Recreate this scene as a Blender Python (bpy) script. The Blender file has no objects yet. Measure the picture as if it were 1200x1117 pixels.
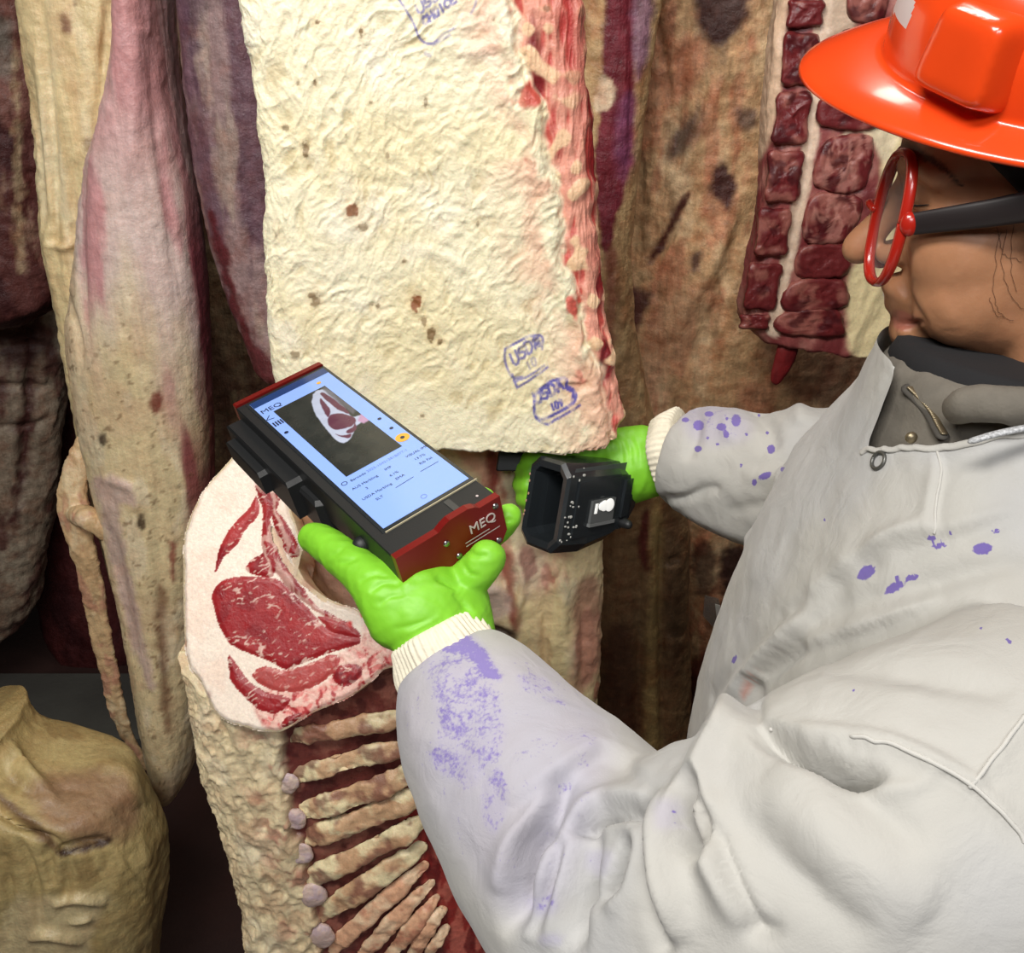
import bpy, math
import numpy as np
from mathutils import Vector, Matrix

# ------------------------------------------------------------------ camera, light, exposure
SC = bpy.context.scene
COL = SC.collection
FPX = 1100.0
QL = 1.0                      # mesh density divisor
TH = math.radians(24.0)
CAM = np.array([0.0, 0.0, 1.65])
FWD = np.array([0.0, math.cos(TH), -math.sin(TH)])
UPV = np.array([0.0, math.sin(TH), math.cos(TH)])
RGT = np.array([1.0, 0.0, 0.0])

cd = bpy.data.cameras.new('camera')
cd.sensor_fit = 'HORIZONTAL'; cd.sensor_width = 36.0
cd.lens = 36.0 * FPX / 1200.0
cd.clip_start = 0.02; cd.clip_end = 50
cam = bpy.data.objects.new('camera', cd); COL.objects.link(cam)
cam.location = CAM; cam.rotation_euler = (math.pi / 2 - TH, 0, 0)
SC.camera = cam

world = bpy.data.worlds.new('world'); SC.world = world
world.use_nodes = True
world.node_tree.nodes['Background'].inputs[0].default_value = (0.75, 0.85, 1.0, 1)
world.node_tree.nodes['Background'].inputs[1].default_value = 0.05

def area(name, loc, target, sx, sy, power, color):
    l = bpy.data.lights.new(name, 'AREA'); l.shape = 'RECTANGLE'; l.size = sx; l.size_y = sy
    l.energy = power; l.color = color
    o = bpy.data.objects.new(name, l); COL.objects.link(o); o.location = loc
    d = Vector(target) - Vector(loc)
    o.rotation_euler = d.to_track_quat('-Z', 'Y').to_euler()
    return o
# unseen area lights: ceiling light over the camera's aisle, then two added fills
area('aisle_light_front', (-0.5, -0.25, 2.75), (0.0, 0.8, 1.2), 1.1, 0.4, 46, (1.0, 0.97, 0.92))
area('rear_fill', (0.1, -1.6, 2.7), (0.0, 0.8, 1.2), 1.4, 0.5, 36, (0.98, 0.98, 1.0))  # frontal fill added behind the camera
area('row_fill', (0.5, 1.42, 3.2), (0.4, 1.6, 1.0), 1.4, 0.2, 20, (1.0, 0.94, 0.86))  # fill added above the rows to brighten the brown beef side

SC.view_settings.view_transform = 'Standard'
SC.view_settings.look = 'None'
SC.view_settings.gamma = 1.0
SC.view_settings.use_curve_mapping = False
SC.view_settings.exposure = -0.38

# ------------------------------------------------------------------ helpers
def P(px, py, d):
    return CAM + d * (FWD + (px - 600.0) / FPX * RGT - (py - 558.5) / FPX * UPV)

def ray(px, py):
    return FWD + (px - 600.0) / FPX * RGT - (py - 558.5) / FPX * UPV

def PY(px, py, Y):                     # the point on the pixel's ray at world depth Y
    r = ray(px, py)
    return CAM + r * (Y / r[1])

def proj(V):
    R = V - CAM
    d = R @ FWD
    return 600.0 + FPX * (R @ RGT) / d, 558.5 - FPX * (R @ UPV) / d, d

def lin(r, g, b):
    c = np.array([r, g, b], float) / 255.0
    return np.where(c <= 0.04045, c / 12.92, ((c + 0.055) / 1.055) ** 2.4)

def sstep(a, b, x):
    t = np.clip((x - a) / (b - a), 0, 1)
    return t * t * (3 - 2 * t)

_LAT = np.random.RandomState(7).rand(64 * 64 * 64).astype(np.float32)
_ROT = np.array([[0.36, 0.48, -0.8], [-0.8, 0.6, 0.0], [0.48, 0.64, 0.6]])
def vnoise(Q, seed=0):
    Q = (Q @ _ROT + np.array([seed * 5.37, seed * 3.11, seed * 7.77])).astype(np.float32)
    Fl = np.floor(Q); f = Q - Fl; I = Fl.astype(np.int32)
    f = f * f * f * (f * (f * 6 - 15) + 10)
    X0 = (I[:, 0] & 63) << 12; X1 = ((I[:, 0] + 1) & 63) << 12
    Y0 = (I[:, 1] & 63) << 6; Y1 = ((I[:, 1] + 1) & 63) << 6
    Z0 = I[:, 2] & 63; Z1 = (I[:, 2] + 1) & 63
    fx, fy, fz = f[:, 0], f[:, 1], f[:, 2]
    T = _LAT.take
    def zz(a):
        p = T(a + Z0); return p + (T(a + Z1) - p) * fz
    def yz(a):
        p = zz(a + Y0); return p + (zz(a + Y1) - p) * fy
    p = yz(X0)
    return p + (yz(X1) - p) * fx

def fbm(V, freq, seed=0, octv=4, stretch=(1, 1, 1), gain=0.5):
    Q = V * np.array(stretch) * freq
    a, s, t = 1.0, 0.0, 0.0
    for o in range(octv):
        s = s + a * vnoise(Q + 17.3 * o, seed + o * 7); t += a
        a *= gain; Q = (Q @ _ROT) * 2.03
    return s / t

def ridged(V, freq, seed=0, octv=3, stretch=(1, 1, 1)):
    Q = V * np.array(stretch) * freq
    a, s, t = 1.0, 0.0, 0.0
    for o in range(octv):
        n = vnoise(Q + 9.1 * o, seed + o * 5)
        s = s + a * (1 - np.abs(2 * n - 1)); t += a
        a *= 0.5; Q = (Q @ _ROT) * 2.1
    return s / t

def seg_dist(pts, poly, closed=False):
    """distance, parameter 0..1 along, signed side of every point to a polyline"""
    poly = np.asarray(poly, float)
    if closed: poly = np.vstack([poly, poly[:1]])
    L = np.linalg.norm(np.diff(poly, axis=0), axis=1); cum = np.r_[0, np.cumsum(L)]; tot = cum[-1]
    best = np.full(len(pts), 1e9); bt = np.zeros(len(pts)); bs = np.ones(len(pts))
    for i in range(len(poly) - 1):
        a = poly[i]; e = poly[i + 1] - a; l2 = max(e @ e, 1e-12)
        w = pts - a
        t = np.clip((w @ e) / l2, 0, 1)
        q = w - t[:, None] * e
        d = np.hypot(q[:, 0], q[:, 1])
        m = d < best
        best[m] = d[m]; bt[m] = (cum[i] + t[m] * L[i]) / tot
        bs[m] = np.sign(e[0] * w[m, 1] - e[1] * w[m, 0])
    return best, bt, bs

def inside(pts, poly):
    poly = np.asarray(poly, float); r = np.zeros(len(pts), bool)
    x, y = pts[:, 0], pts[:, 1]
    j = len(poly) - 1
    for i in range(len(poly)):
        xi, yi = poly[i]; xj, yj = poly[j]
        c = (yi > y) != (yj > y)
        with np.errstate(divide='ignore', invalid='ignore'):
            r ^= c & (x < (xj - xi) * (y - yi) / (yj - yi + 1e-12) + xi)
        j = i
    return r

def sdf(pts, poly):
    poly = np.asarray(poly, float)
    lo, hi = poly.min(0), poly.max(0); mg = (hi - lo).max()
    g = np.maximum(np.maximum(lo - pts, pts - hi), 0); out = np.hypot(g[:, 0], g[:, 1])
    ix = np.where(out < mg)[0]
    if len(ix):
        d, _, _ = seg_dist(pts[ix], poly, True)
        out[ix] = np.where(inside(pts[ix], poly), -d, d)
    return out

def smooth_poly(pts, n=8, closed=True):
    p = np.asarray(pts, float); out = []
    N = len(p)
    rng = range(N) if closed else range(N - 1)
    for i in rng:
        if closed: a, b, c, d = p[i - 1], p[i], p[(i + 1) % N], p[(i + 2) % N]
        else: a, b, c, d = p[max(i - 1, 0)], p[i], p[i + 1], p[min(i + 2, N - 1)]
        for k in range(n):
            t = k / n
            out.append(0.5 * ((2 * b) + (c - a) * t + (2 * a - 5 * b + 4 * c - d) * t * t + (3 * b - a - 3 * c + d) * t ** 3))
    if not closed: out.append(p[-1])
    return np.array(out)

def mk(name, V, F, mat, parent=None, col=None, smooth=True, attrs=None):
    """one mesh object from arrays (F: list of arrays of quads / tris, or one array)"""
    me = bpy.data.meshes.new(name)
    V = np.asarray(V, np.float64)
    Fs = F if isinstance(F, list) and len(F) and isinstance(F[0], np.ndarray) else [np.asarray(F)]
    loops = np.concatenate([f.ravel() for f in Fs]).astype(np.int32)
    tot = np.concatenate([np.full(len(f), f.shape[1], np.int32) for f in Fs])
    start = np.r_[0, np.cumsum(tot)[:-1]].astype(np.int32)
    me.vertices.add(len(V)); me.vertices.foreach_set('co', V.ravel())
    me.loops.add(len(loops)); me.loops.foreach_set('vertex_index', loops)
    me.polygons.add(len(tot)); me.polygons.foreach_set('loop_start', start)
    try: me.polygons.foreach_set('loop_total', tot)
    except Exception: pass
    me.update(calc_edges=True); me.validate()
    me.polygons.foreach_set('use_smooth', np.full(len(me.polygons), smooth))
    if col is not None:
        a = me.color_attributes.new('Col', 'FLOAT_COLOR', 'POINT')
        c4 = np.ones((len(V), 4), np.float32); c4[:, :3] = np.clip(col, 0, 1)
        a.data.foreach_set('color', c4.ravel())
    for k, v in (attrs or {}).items():
        a = me.attributes.new(k, 'FLOAT', 'POINT'); a.data.foreach_set('value', np.asarray(v, np.float32))
    if mat: me.materials.append(mat)
    me.update()
    o = bpy.data.objects.new(name, me); COL.objects.link(o)
    if parent is not None: attach(o, parent)
    return o

def attach(o, parent):
    o.parent = parent
    o.matrix_parent_inverse = parent.matrix_world.inverted() if parent.type != 'EMPTY' else Matrix.Translation(-Vector(parent.location))

def tag(o, label, cat, group=None, kind=None):
    o['label'] = label; o['category'] = cat
    if group: o['group'] = group
    if kind: o['kind'] = kind
    return o

def thing(name, loc, label, cat, group=None):
    o = bpy.data.objects.new(name, None); COL.objects.link(o)
    o.empty_display_size = 0.05
    o.location = [float(v) for v in loc]
    return tag(o, label, cat, group)

def vnormals(V, F):
    Fs = F if isinstance(F, list) else [F]
    N = np.zeros_like(V)
    for f in Fs:
        if f.shape[1] == 4: n = np.cross(V[f[:, 2]] - V[f[:, 0]], V[f[:, 3]] - V[f[:, 1]])
        else: n = np.cross(V[f[:, 1]] - V[f[:, 0]], V[f[:, 2]] - V[f[:, 0]])
        for k in range(f.shape[1]): np.add.at(N, f[:, k], n)
    return N / (np.linalg.norm(N, axis=1)[:, None] + 1e-12)

def laplace(V, F, it=1, lam=0.5, w=None):
    E = []
    for f in (F if isinstance(F, list) else [F]):
        k = f.shape[1]
        for i in range(k): E.append(np.c_[f[:, i], f[:, (i + 1) % k]])
    E = np.vstack(E); n = len(V)
    deg = np.bincount(E[:, 0], minlength=n) + np.bincount(E[:, 1], minlength=n)
    for _ in range(it):
        S = np.stack([np.bincount(E[:, 0], V[E[:, 1], c], n) + np.bincount(E[:, 1], V[E[:, 0], c], n) for c in range(3)], 1)
        L = S / np.maximum(deg, 1)[:, None] - V
        V = V + lam * (L if w is None else L * w[:, None])
    return V

def relax_border(V, F, it):
    E = np.vstack([np.sort(np.c_[f[:, i], f[:, (i + 1) % f.shape[1]]], 1) for f in F for i in range(f.shape[1])])
    U, cnt = np.unique(E, axis=0, return_counts=True); B = U[cnt == 1]
    V = V.copy(); n = len(V); deg = np.bincount(B.ravel(), minlength=n); bv = deg > 0
    for _ in range(it):
        S = np.stack([np.bincount(B[:, 0], V[B[:, 1], c], n) + np.bincount(B[:, 1], V[B[:, 0], c], n) for c in range(3)], 1)
        V[bv] = .5 * V[bv] + .5 * S[bv] / deg[bv][:, None]
    return V

def grid_faces(n, m, wrap=True):
    i = np.arange(n - 1)[:, None]; j = np.arange(m if wrap else m - 1)[None, :]
    j2 = (j + 1) % m
    return np.stack([i * m + j + 0 * j2, i * m + j2, (i + 1) * m + j2, (i + 1) * m + j + 0 * j2], -1).reshape(-1, 4)

def loft(R, caps=True):
    """rings (n,m,3) -> V, [quads, tris]"""
    n, m, _ = R.shape
    V = R.reshape(-1, 3); F = [grid_faces(n, m)]
    if caps:
        c0, c1 = R[0].mean(0), R[-1].mean(0)
        V = np.vstack([V, c0, c1]); j = np.arange(m); j2 = (j + 1) % m
        F.append(np.vstack([np.c_[j2, j, np.full(m, n * m)], np.c_[(n - 1) * m + j, (n - 1) * m + j2, np.full(m, n * m + 1)]]))
    return V, F

def tube(pts, rad, m=24, sub=6, flat=1.0, flatdir=None, caps='round'):
    """tapered tube along 3-D points with rounded ends"""
    pts = np.asarray(pts, float); rad = np.asarray(rad, float)
    Q = smooth_poly(np.c_[pts, rad], sub, closed=False)
    C, r = Q[:, :3], np.maximum(Q[:, 3], 1e-4)
    if caps == 'round':
        t0 = C[0] - C[1]; t0 /= np.linalg.norm(t0); t1 = C[-1] - C[-2]; t1 /= np.linalg.norm(t1)
        a = np.radians([80, 60, 40, 20])
        C = np.vstack([[C[0] + t0 * r[0] * math.sin(x) for x in a], C, [C[-1] + t1 * r[-1] * math.sin(x) for x in a[::-1]]])
        r = np.r_[[r[0] * math.cos(x) for x in a], r, [r[-1] * math.cos(x) for x in a[::-1]]]
    T = np.gradient(C, axis=0); T /= np.linalg.norm(T, axis=1)[:, None] + 1e-12
    up = np.array(flatdir if flatdir is not None else (0.13, 0.21, 0.97), float)
    R = []
    ang = np.linspace(0, 2 * np.pi, m, endpoint=False)
    for c, t, rr in zip(C, T, r):
        b = up - t * (up @ t)
        if np.linalg.norm(b) < 1e-3: b = np.array([1, 0, 0.0]) - t * t[0]
        b /= np.linalg.norm(b); a_ = np.cross(b, t)
        R.append(c + rr * (np.cos(ang)[:, None] * a_ + flat * np.sin(ang)[:, None] * b))
    return loft(np.array(R))

def ellipsoid(c, rx, ax=None, m=24, n=14):
    th = np.linspace(0.02, np.pi - 0.02, n); ph = np.linspace(0, 2 * np.pi, m, endpoint=False)
    u = np.stack([np.sin(th)[:, None] * np.cos(ph), np.sin(th)[:, None] * np.sin(ph), np.cos(th)[:, None] + 0 * ph], -1)
    u = u * np.array(rx)
    if ax is not None: u = u @ np.array(ax)
    return loft(u[::-1] + np.array(c))

def box(c, ax, half, bevel=0.0):
    """box (optionally chamfered) with axes ax (3 rows), half sizes"""
    ax = np.array(ax); h = np.array(half, float)
    def ring(z, ins):
        a, b = h[0] - ins, h[1] - ins; k = min(bevel, a * .9, b * .9)
        if bevel <= 0: pts = [(-a, -b), (a, -b), (a, b), (-a, b)]
        else: pts = [(-a + k, -b), (a - k, -b), (a, -b + k), (a, b - k), (a - k, b), (-a + k, b), (-a, b - k), (-a, -b + k)]
        return [np.array([x, y, z]) for x, y in pts]
    if bevel > 0: R = [ring(-h[2], bevel), ring(-h[2] + bevel, 0), ring(h[2] - bevel, 0), ring(h[2], bevel)]
    else: R = [ring(-h[2], 0), ring(h[2], 0)]
    R = np.array(R) @ ax + np.array(c)
    return loft(R)

def join(parts):
    Vs, Q, T, off = [], [], [], 0
    for V, F in parts:
        Vs.append(V)
        for f in (F if isinstance(F, list) else [F]):
            (Q if f.shape[1] == 4 else T).append(f + off)
        off += len(V)
    out = []
    if Q: out.append(np.vstack(Q))
    if T: out.append(np.vstack(T))
    return np.vstack(Vs), out

def blob(parts, voxel, smooth=4, lam=0.5):
    """voxel union of closed shells -> one continuous skin"""
    V, F = join(parts)
    o = mk('tmp', V, F, None)
    md = o.modifiers.new('r', 'REMESH'); md.mode = 'VOXEL'; md.voxel_size = voxel * QL; md.adaptivity = 0
    dg = bpy.context.evaluated_depsgraph_get(); e = o.evaluated_get(dg); me = e.to_mesh()
    n = len(me.vertices); co = np.empty(n * 3); me.vertices.foreach_get('co', co)
    k = len(me.polygons); lt = np.empty(k, np.int32); me.polygons.foreach_get('loop_total', lt)
    li = np.empty(len(me.loops), np.int32); me.loops.foreach_get('vertex_index', li)
    st = np.r_[0, np.cumsum(lt)[:-1]]
    Fo = []
    for s in (4, 3):
        ix = st[lt == s]
        if len(ix): Fo.append(li[ix[:, None] + np.arange(s)])
    e.to_mesh_clear()
    me0 = o.data; bpy.data.objects.remove(o); bpy.data.meshes.remove(me0)
    Vo = co.reshape(-1, 3)
    return laplace(Vo, Fo, smooth, lam), Fo

def facing(V, N):
    R = V - CAM
    return -(N * R).sum(1) / (np.linalg.norm(R, axis=1) + 1e-9)

def stroke(V, N, poly, width, depth, mode='valley', taper=True, region=None, curve=True, cut=-0.15):
    """sculpt stroke: pushes camera-side vertices along their normals"""
    px, py, _ = proj(V)
    pl = smooth_poly(poly, 6, closed=False) if curve else np.asarray(poly, float)
    lo, hi = pl.min(0) - 5 * width, pl.max(0) + 5 * width
    m = (px > lo[0]) & (px < hi[0]) & (py > lo[1]) & (py < hi[1]) & (facing(V, N) > cut)
    if region is not None: m &= region
    ix = np.where(m)[0]
    if not len(ix): return V
    d, t, s = seg_dist(np.c_[px[ix], py[ix]], pl)
    tp = np.sqrt(np.clip(np.sin(np.pi * np.clip(t, 0, 1)), 0, 1)) if taper is True else (np.ones_like(t) if taper is False else taper(t))
    if mode == 'valley': k = -np.exp(-(d / width) ** 2)
    elif mode == 'crease': k = -np.exp(-(d / width))
    elif mode == 'ridge': k = np.exp(-(d / width) ** 2)
    else:                                    # step: raised on the + side (right of travel on screen), drops on the other
        sd = d * s
        bl = sstep(-0.75 * width, 0.75 * width, sd)
        k = bl * np.exp(-np.maximum(sd, 0) / (width * 2.4)) - (1 - bl) * 0.6 * np.exp(np.minimum(sd, 0) / (width * 1.1))
    V[ix] += N[ix] * (depth * tp * k)[:, None]
    return V

# ------------------------------------------------------------------ materials
MATS = {}
def nodes(name):
    m = bpy.data.materials.new(name); m.use_nodes = True
    nt = m.node_tree; b = nt.nodes['Principled BSDF']
    MATS[name] = m
    return m, nt, b

def add_bump(nt, b, scale, strength, dist=0.002, detail=4, kind='noise', coord=None):
    tc = nt.nodes.new('ShaderNodeTexCoord')
    if kind == 'noise':
        n = nt.nodes.new('ShaderNodeTexNoise'); n.inputs['Detail'].default_value = detail; out = n.outputs['Fac']
    elif kind == 'voronoi':
        n = nt.nodes.new('ShaderNodeTexVoronoi'); out = n.outputs['Distance']
    n.inputs['Scale'].default_value = scale
    nt.links.new(tc.outputs['Object'], n.inputs['Vector'])
    bp = nt.nodes.new('ShaderNodeBump'); bp.inputs['Strength'].default_value = strength; bp.inputs['Distance'].default_value = dist
    nt.links.new(out, bp.inputs['Height']); nt.links.new(bp.outputs['Normal'], b.inputs['Normal'])
    return n

def tissue(name, rough=0.45, bump=0.4, bscale=220, sss=0.12, spec=0.5, vary=0.12, vscale=60, coat=0.0, streak=0.0, warm=0.0, bdist=0.0015):
    """wet animal tissue: colour attribute broken up by fine mottling, long fibre streaks and warm/cool patches"""
    m, nt, b = nodes(name)
    L = nt.links.new
    at = nt.nodes.new('ShaderNodeAttribute'); at.attribute_name = 'Col'
    tc = nt.nodes.new('ShaderNodeTexCoord')
    def noise(scale, det, vec=None, ro=0.6):
        n = nt.nodes.new('ShaderNodeTexNoise'); n.inputs['Scale'].default_value = scale; n.inputs['Detail'].default_value = det; n.inputs['Roughness'].default_value = ro
        L(vec or tc.outputs['Object'], n.inputs['Vector']); return n.outputs['Fac']
    def rng(x, lo, hi, a=0.28, c=0.72):
        r = nt.nodes.new('ShaderNodeMapRange'); r.inputs[1].default_value = a; r.inputs[2].default_value = c; r.inputs[3].default_value = lo; r.inputs[4].default_value = hi
        L(x, r.inputs[0]); return r.outputs[0]
    def mul(x, y):
        q = nt.nodes.new('ShaderNodeMath'); q.operation = 'MULTIPLY'; L(x, q.inputs[0]); L(y, q.inputs[1]); return q.outputs[0]
    fine = noise(vscale, 8, ro=0.7)
    k = rng(fine, 1 - vary, 1 + vary)
    mp = nt.nodes.new('ShaderNodeMapping'); mp.inputs['Scale'].default_value = (1, 1, 0.12); mp.inputs['Rotation'].default_value = (0.1, 0.18, 0.3)
    L(tc.outputs['Object'], mp.inputs['Vector'])
    st = noise(110, 5, mp.outputs[0], 0.65)
    if streak: k = mul(k, rng(st, 1 - streak, 1 + streak))
    vm = nt.nodes.new('ShaderNodeVectorMath'); vm.operation = 'SCALE'
    L(at.outputs['Color'], vm.inputs[0]); L(k, vm.inputs['Scale'])
    out = vm.outputs[0]
    if warm:
        mx = nt.nodes.new('ShaderNodeMix'); mx.data_type = 'RGBA'; mx.blend_type = 'MULTIPLY'
        L(rng(noise(26, 7, ro=0.65), 0.0, warm, 0.45, 0.68), mx.inputs[0]); L(out, mx.inputs[6]); mx.inputs[7].default_value = (0.80, 0.50, 0.42, 1)
        out = mx.outputs[2]
    L(out, b.inputs['Base Color'])
    L(rng(noise(70, 3), rough - 0.12, rough + 0.15), b.inputs['Roughness'])
    b.inputs['Specular IOR Level'].default_value = spec
    b.inputs['Subsurface Weight'].default_value = sss
    b.inputs['Subsurface Radius'].default_value = (1.0, 0.45, 0.3); b.inputs['Subsurface Scale'].default_value = 0.004
    b.inputs['Coat Weight'].default_value = coat; b.inputs['Coat Roughness'].default_value = 0.2
    if bump:
        h = noise(bscale, 5)
        if streak:
            ad = nt.nodes.new('ShaderNodeMath'); ad.operation = 'ADD'; L(h, ad.inputs[0]); L(st, ad.inputs[1]); h = ad.outputs[0]
        bp = nt.nodes.new('ShaderNodeBump'); bp.inputs['Strength'].default_value = bump; bp.inputs['Distance'].default_value = bdist
        L(h, bp.inputs['Height']); L(bp.outputs['Normal'], b.inputs['Normal'])
    return m

def solid(name, c, rough=0.5, metal=0.0, spec=0.5, bump=0.0, bscale=400, coat=0.0, sss=0.0, vary=0.0, vscale=30, emit=None, alpha=1.0, trans=0.0):
    m, nt, b = nodes(name)
    c4 = (*[float(x) for x in c], 1)
    b.inputs['Base Color'].default_value = c4
    if vary:
        tc = nt.nodes.new('ShaderNodeTexCoord')
        n = nt.nodes.new('ShaderNodeTexNoise'); n.inputs['Scale'].default_value = vscale; n.inputs['Detail'].default_value = 5
        nt.links.new(tc.outputs['Object'], n.inputs['Vector'])
        cr = nt.nodes.new('ShaderNodeValToRGB')
        cr.color_ramp.elements[0].position = 0.3; cr.color_ramp.elements[1].position = 0.7
        cr.color_ramp.elements[0].color = (*[float(x * (1 - vary)) for x in c], 1)
        cr.color_ramp.elements[1].color = (*[float(min(1, x * (1 + vary))) for x in c], 1)
        nt.links.new(n.outputs['Fac'], cr.inputs['Fac']); nt.links.new(cr.outputs['Color'], b.inputs['Base Color'])
    b.inputs['Roughness'].default_value = rough; b.inputs['Metallic'].default_value = metal
    b.inputs['Specular IOR Level'].default_value = spec
    b.inputs['Coat Weight'].default_value = coat; b.inputs['Coat Roughness'].default_value = 0.08
    b.inputs['Subsurface Weight'].default_value = sss
    b.inputs['Subsurface Radius'].default_value = (1.0, 0.5, 0.3); b.inputs['Subsurface Scale'].default_value = 0.004
    b.inputs['Alpha'].default_value = alpha; b.inputs['Transmission Weight'].default_value = trans
    if emit is not None:
        b.inputs['Emission Color'].default_value = c4; b.inputs['Emission Strength'].default_value = emit
    if bump: add_bump(nt, b, bscale, bump, 0.001)
    return m

M_FAT = tissue('beef_fat', 0.42, 0.6, 240, 0.12, 0.5, 0.13, 120, bdist=.002)
M_HANG = tissue('hanging_fat', 0.42, 0.6, 200, 0.10, 0.5, 0.16, 110, streak=.14, warm=.25, bdist=.002)
M_CUT = tissue('cut_beef', 0.36, 0.35, 380, 0.08, 0.45, 0.16, 260)
M_DRY = tissue('aged_tissue', 0.48, 0.7, 160, 0.04, 0.4, 0.34, 70, streak=.16, warm=.75, bdist=.003)
M_SKIN = tissue('skin', 0.48, 0.12, 500, 0.12, 0.45, 0.05, 120)

def cloth(name):
    """white cotton with purple marking ink: attribute ink = blot shapes, smear = where fine ink specks lie"""
    m, nt, b = nodes(name)
    L = nt.links.new
    at = nt.nodes.new('ShaderNodeAttribute'); at.attribute_name = 'Col'
    ik = nt.nodes.new('ShaderNodeAttribute'); ik.attribute_name = 'ink'
    sm = nt.nodes.new('ShaderNodeAttribute'); sm.attribute_name = 'smear'
    tc = nt.nodes.new('ShaderNodeTexCoord')
    n1 = nt.nodes.new('ShaderNodeTexNoise'); n1.inputs['Scale'].default_value = 420; n1.inputs['Detail'].default_value = 3
    n2 = nt.nodes.new('ShaderNodeTexNoise'); n2.inputs['Scale'].default_value = 75; n2.inputs['Detail'].default_value = 6; n2.inputs['Roughness'].default_value = 0.7
    L(tc.outputs['Object'], n1.inputs['Vector']); L(tc.outputs['Object'], n2.inputs['Vector'])
    def math_(op, a, c, clamp=False):
        x = nt.nodes.new('ShaderNodeMath'); x.operation = op; x.use_clamp = clamp
        for i, v in enumerate((a, c)):
            if isinstance(v, (int, float)): x.inputs[i].default_value = v
            else: L(v, x.inputs[i])
        return x.outputs[0]
    # specks: noise above a threshold that falls where smear is high
    th = math_('SUBTRACT', 0.77, math_('MULTIPLY', sm.outputs['Fac'], 0.36))
    mix_n = math_('ADD', math_('MULTIPLY', n2.outputs['Fac'], 0.62), math_('MULTIPLY', n1.outputs['Fac'], 0.38))
    sp = math_('MULTIPLY', math_('SUBTRACT', mix_n, th), 8.0, True)
    # blots: shape value > .5, edge broken by the noise
    bl = math_('MULTIPLY', math_('SUBTRACT', math_('ADD', ik.outputs['Fac'], math_('MULTIPLY', math_('SUBTRACT', n1.outputs['Fac'], 0.5), 0.5)), 0.5), 6.0, True)
    tot = math_('MAXIMUM', math_('MULTIPLY', sp, 0.72), math_('MULTIPLY', bl, 0.85))
    mx = nt.nodes.new('ShaderNodeMix'); mx.data_type = 'RGBA'
    L(tot, mx.inputs[0]); L(at.outputs['Color'], mx.inputs[6])
    mx.inputs[7].default_value = (*lin(92, 70, 158), 1)
    # faint wide tint
    mx2 = nt.nodes.new('ShaderNodeMix'); mx2.data_type = 'RGBA'
    L(math_('MULTIPLY', sm.outputs['Fac'], 0.30), mx2.inputs[0]); L(mx.outputs[2], mx2.inputs[6])
    mx2.inputs[7].default_value = (*lin(150, 135, 205), 1)
    L(mx2.outputs[2], b.inputs['Base Color'])
    b.inputs['Roughness'].default_value = 0.85; b.inputs['Specular IOR Level'].default_value = 0.2
    b.inputs['Sheen Weight'].default_value = 0.15
    w = nt.nodes.new('ShaderNodeTexNoise'); w.inputs['Scale'].default_value = 900; w.inputs['Detail'].default_value = 2
    L(tc.outputs['Object'], w.inputs['Vector'])
    w2 = nt.nodes.new('ShaderNodeTexNoise'); w2.inputs['Scale'].default_value = 38; w2.inputs['Detail'].default_value = 5; w2.inputs['Distortion'].default_value = 0.6
    L(tc.outputs['Object'], w2.inputs['Vector'])
    bp = nt.nodes.new('ShaderNodeBump'); bp.inputs['Strength'].default_value = 0.18; bp.inputs['Distance'].default_value = 0.0008
    L(w.outputs['Fac'], bp.inputs['Height'])
    bp2 = nt.nodes.new('ShaderNodeBump'); bp2.inputs['Strength'].default_value = 0.35; bp2.inputs['Distance'].default_value = 0.006
    L(w2.outputs['Fac'], bp2.inputs['Height']); L(bp.outputs['Normal'], bp2.inputs['Normal']); L(bp2.outputs['Normal'], b.inputs['Normal'])
    return m
M_COAT = cloth('white_cotton')
M_KNIT = solid('cream_knit', lin(226, 218, 196), 0.9, bump=0.5, bscale=500, vary=0.08, vscale=200)
M_GLOVE = solid('green_nitrile', lin(128, 200, 46), 0.5, spec=0.5, bump=0.10, bscale=260, vary=0.06, vscale=40, sss=0.05)
M_ORANGE = solid('orange_plastic', lin(232, 72, 24), 0.22, coat=0.5, bump=0.03, bscale=120, vary=0.05, vscale=25)
M_BLACKC = solid('black_fabric', lin(26, 25, 27), 0.9, bump=0.3, bscale=700)
M_GREYC = solid('grey_fabric', lin(112, 106, 96), 0.85, bump=0.35, bscale=500, vary=0.15, vscale=60)
M_BLACKP = solid('black_plastic', lin(30, 31, 32), 0.5, bump=0.08, bscale=900)
M_GLOSSB = solid('glossy_black_plastic', lin(36, 40, 43), 0.25, coat=0.3, bump=0.04, bscale=300)
M_REDM = solid('red_anodised_metal', lin(128, 24, 20), 0.35, metal=0.35, bump=0.05, bscale=600)
M_STEEL = solid('steel', lin(170, 170, 170), 0.3, metal=1.0)
M_REDF = solid('red_acetate', lin(170, 34, 22), 0.25, coat=0.4)
M_DARKT = solid('dark_temple', lin(38, 32, 32), 0.4)
M_TROUSER = solid('dark_trousers', lin(40, 44, 52), 0.9, bump=0.3, bscale=500)
M_RUBBER = solid('white_rubber', lin(205, 203, 196), 0.5)

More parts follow.
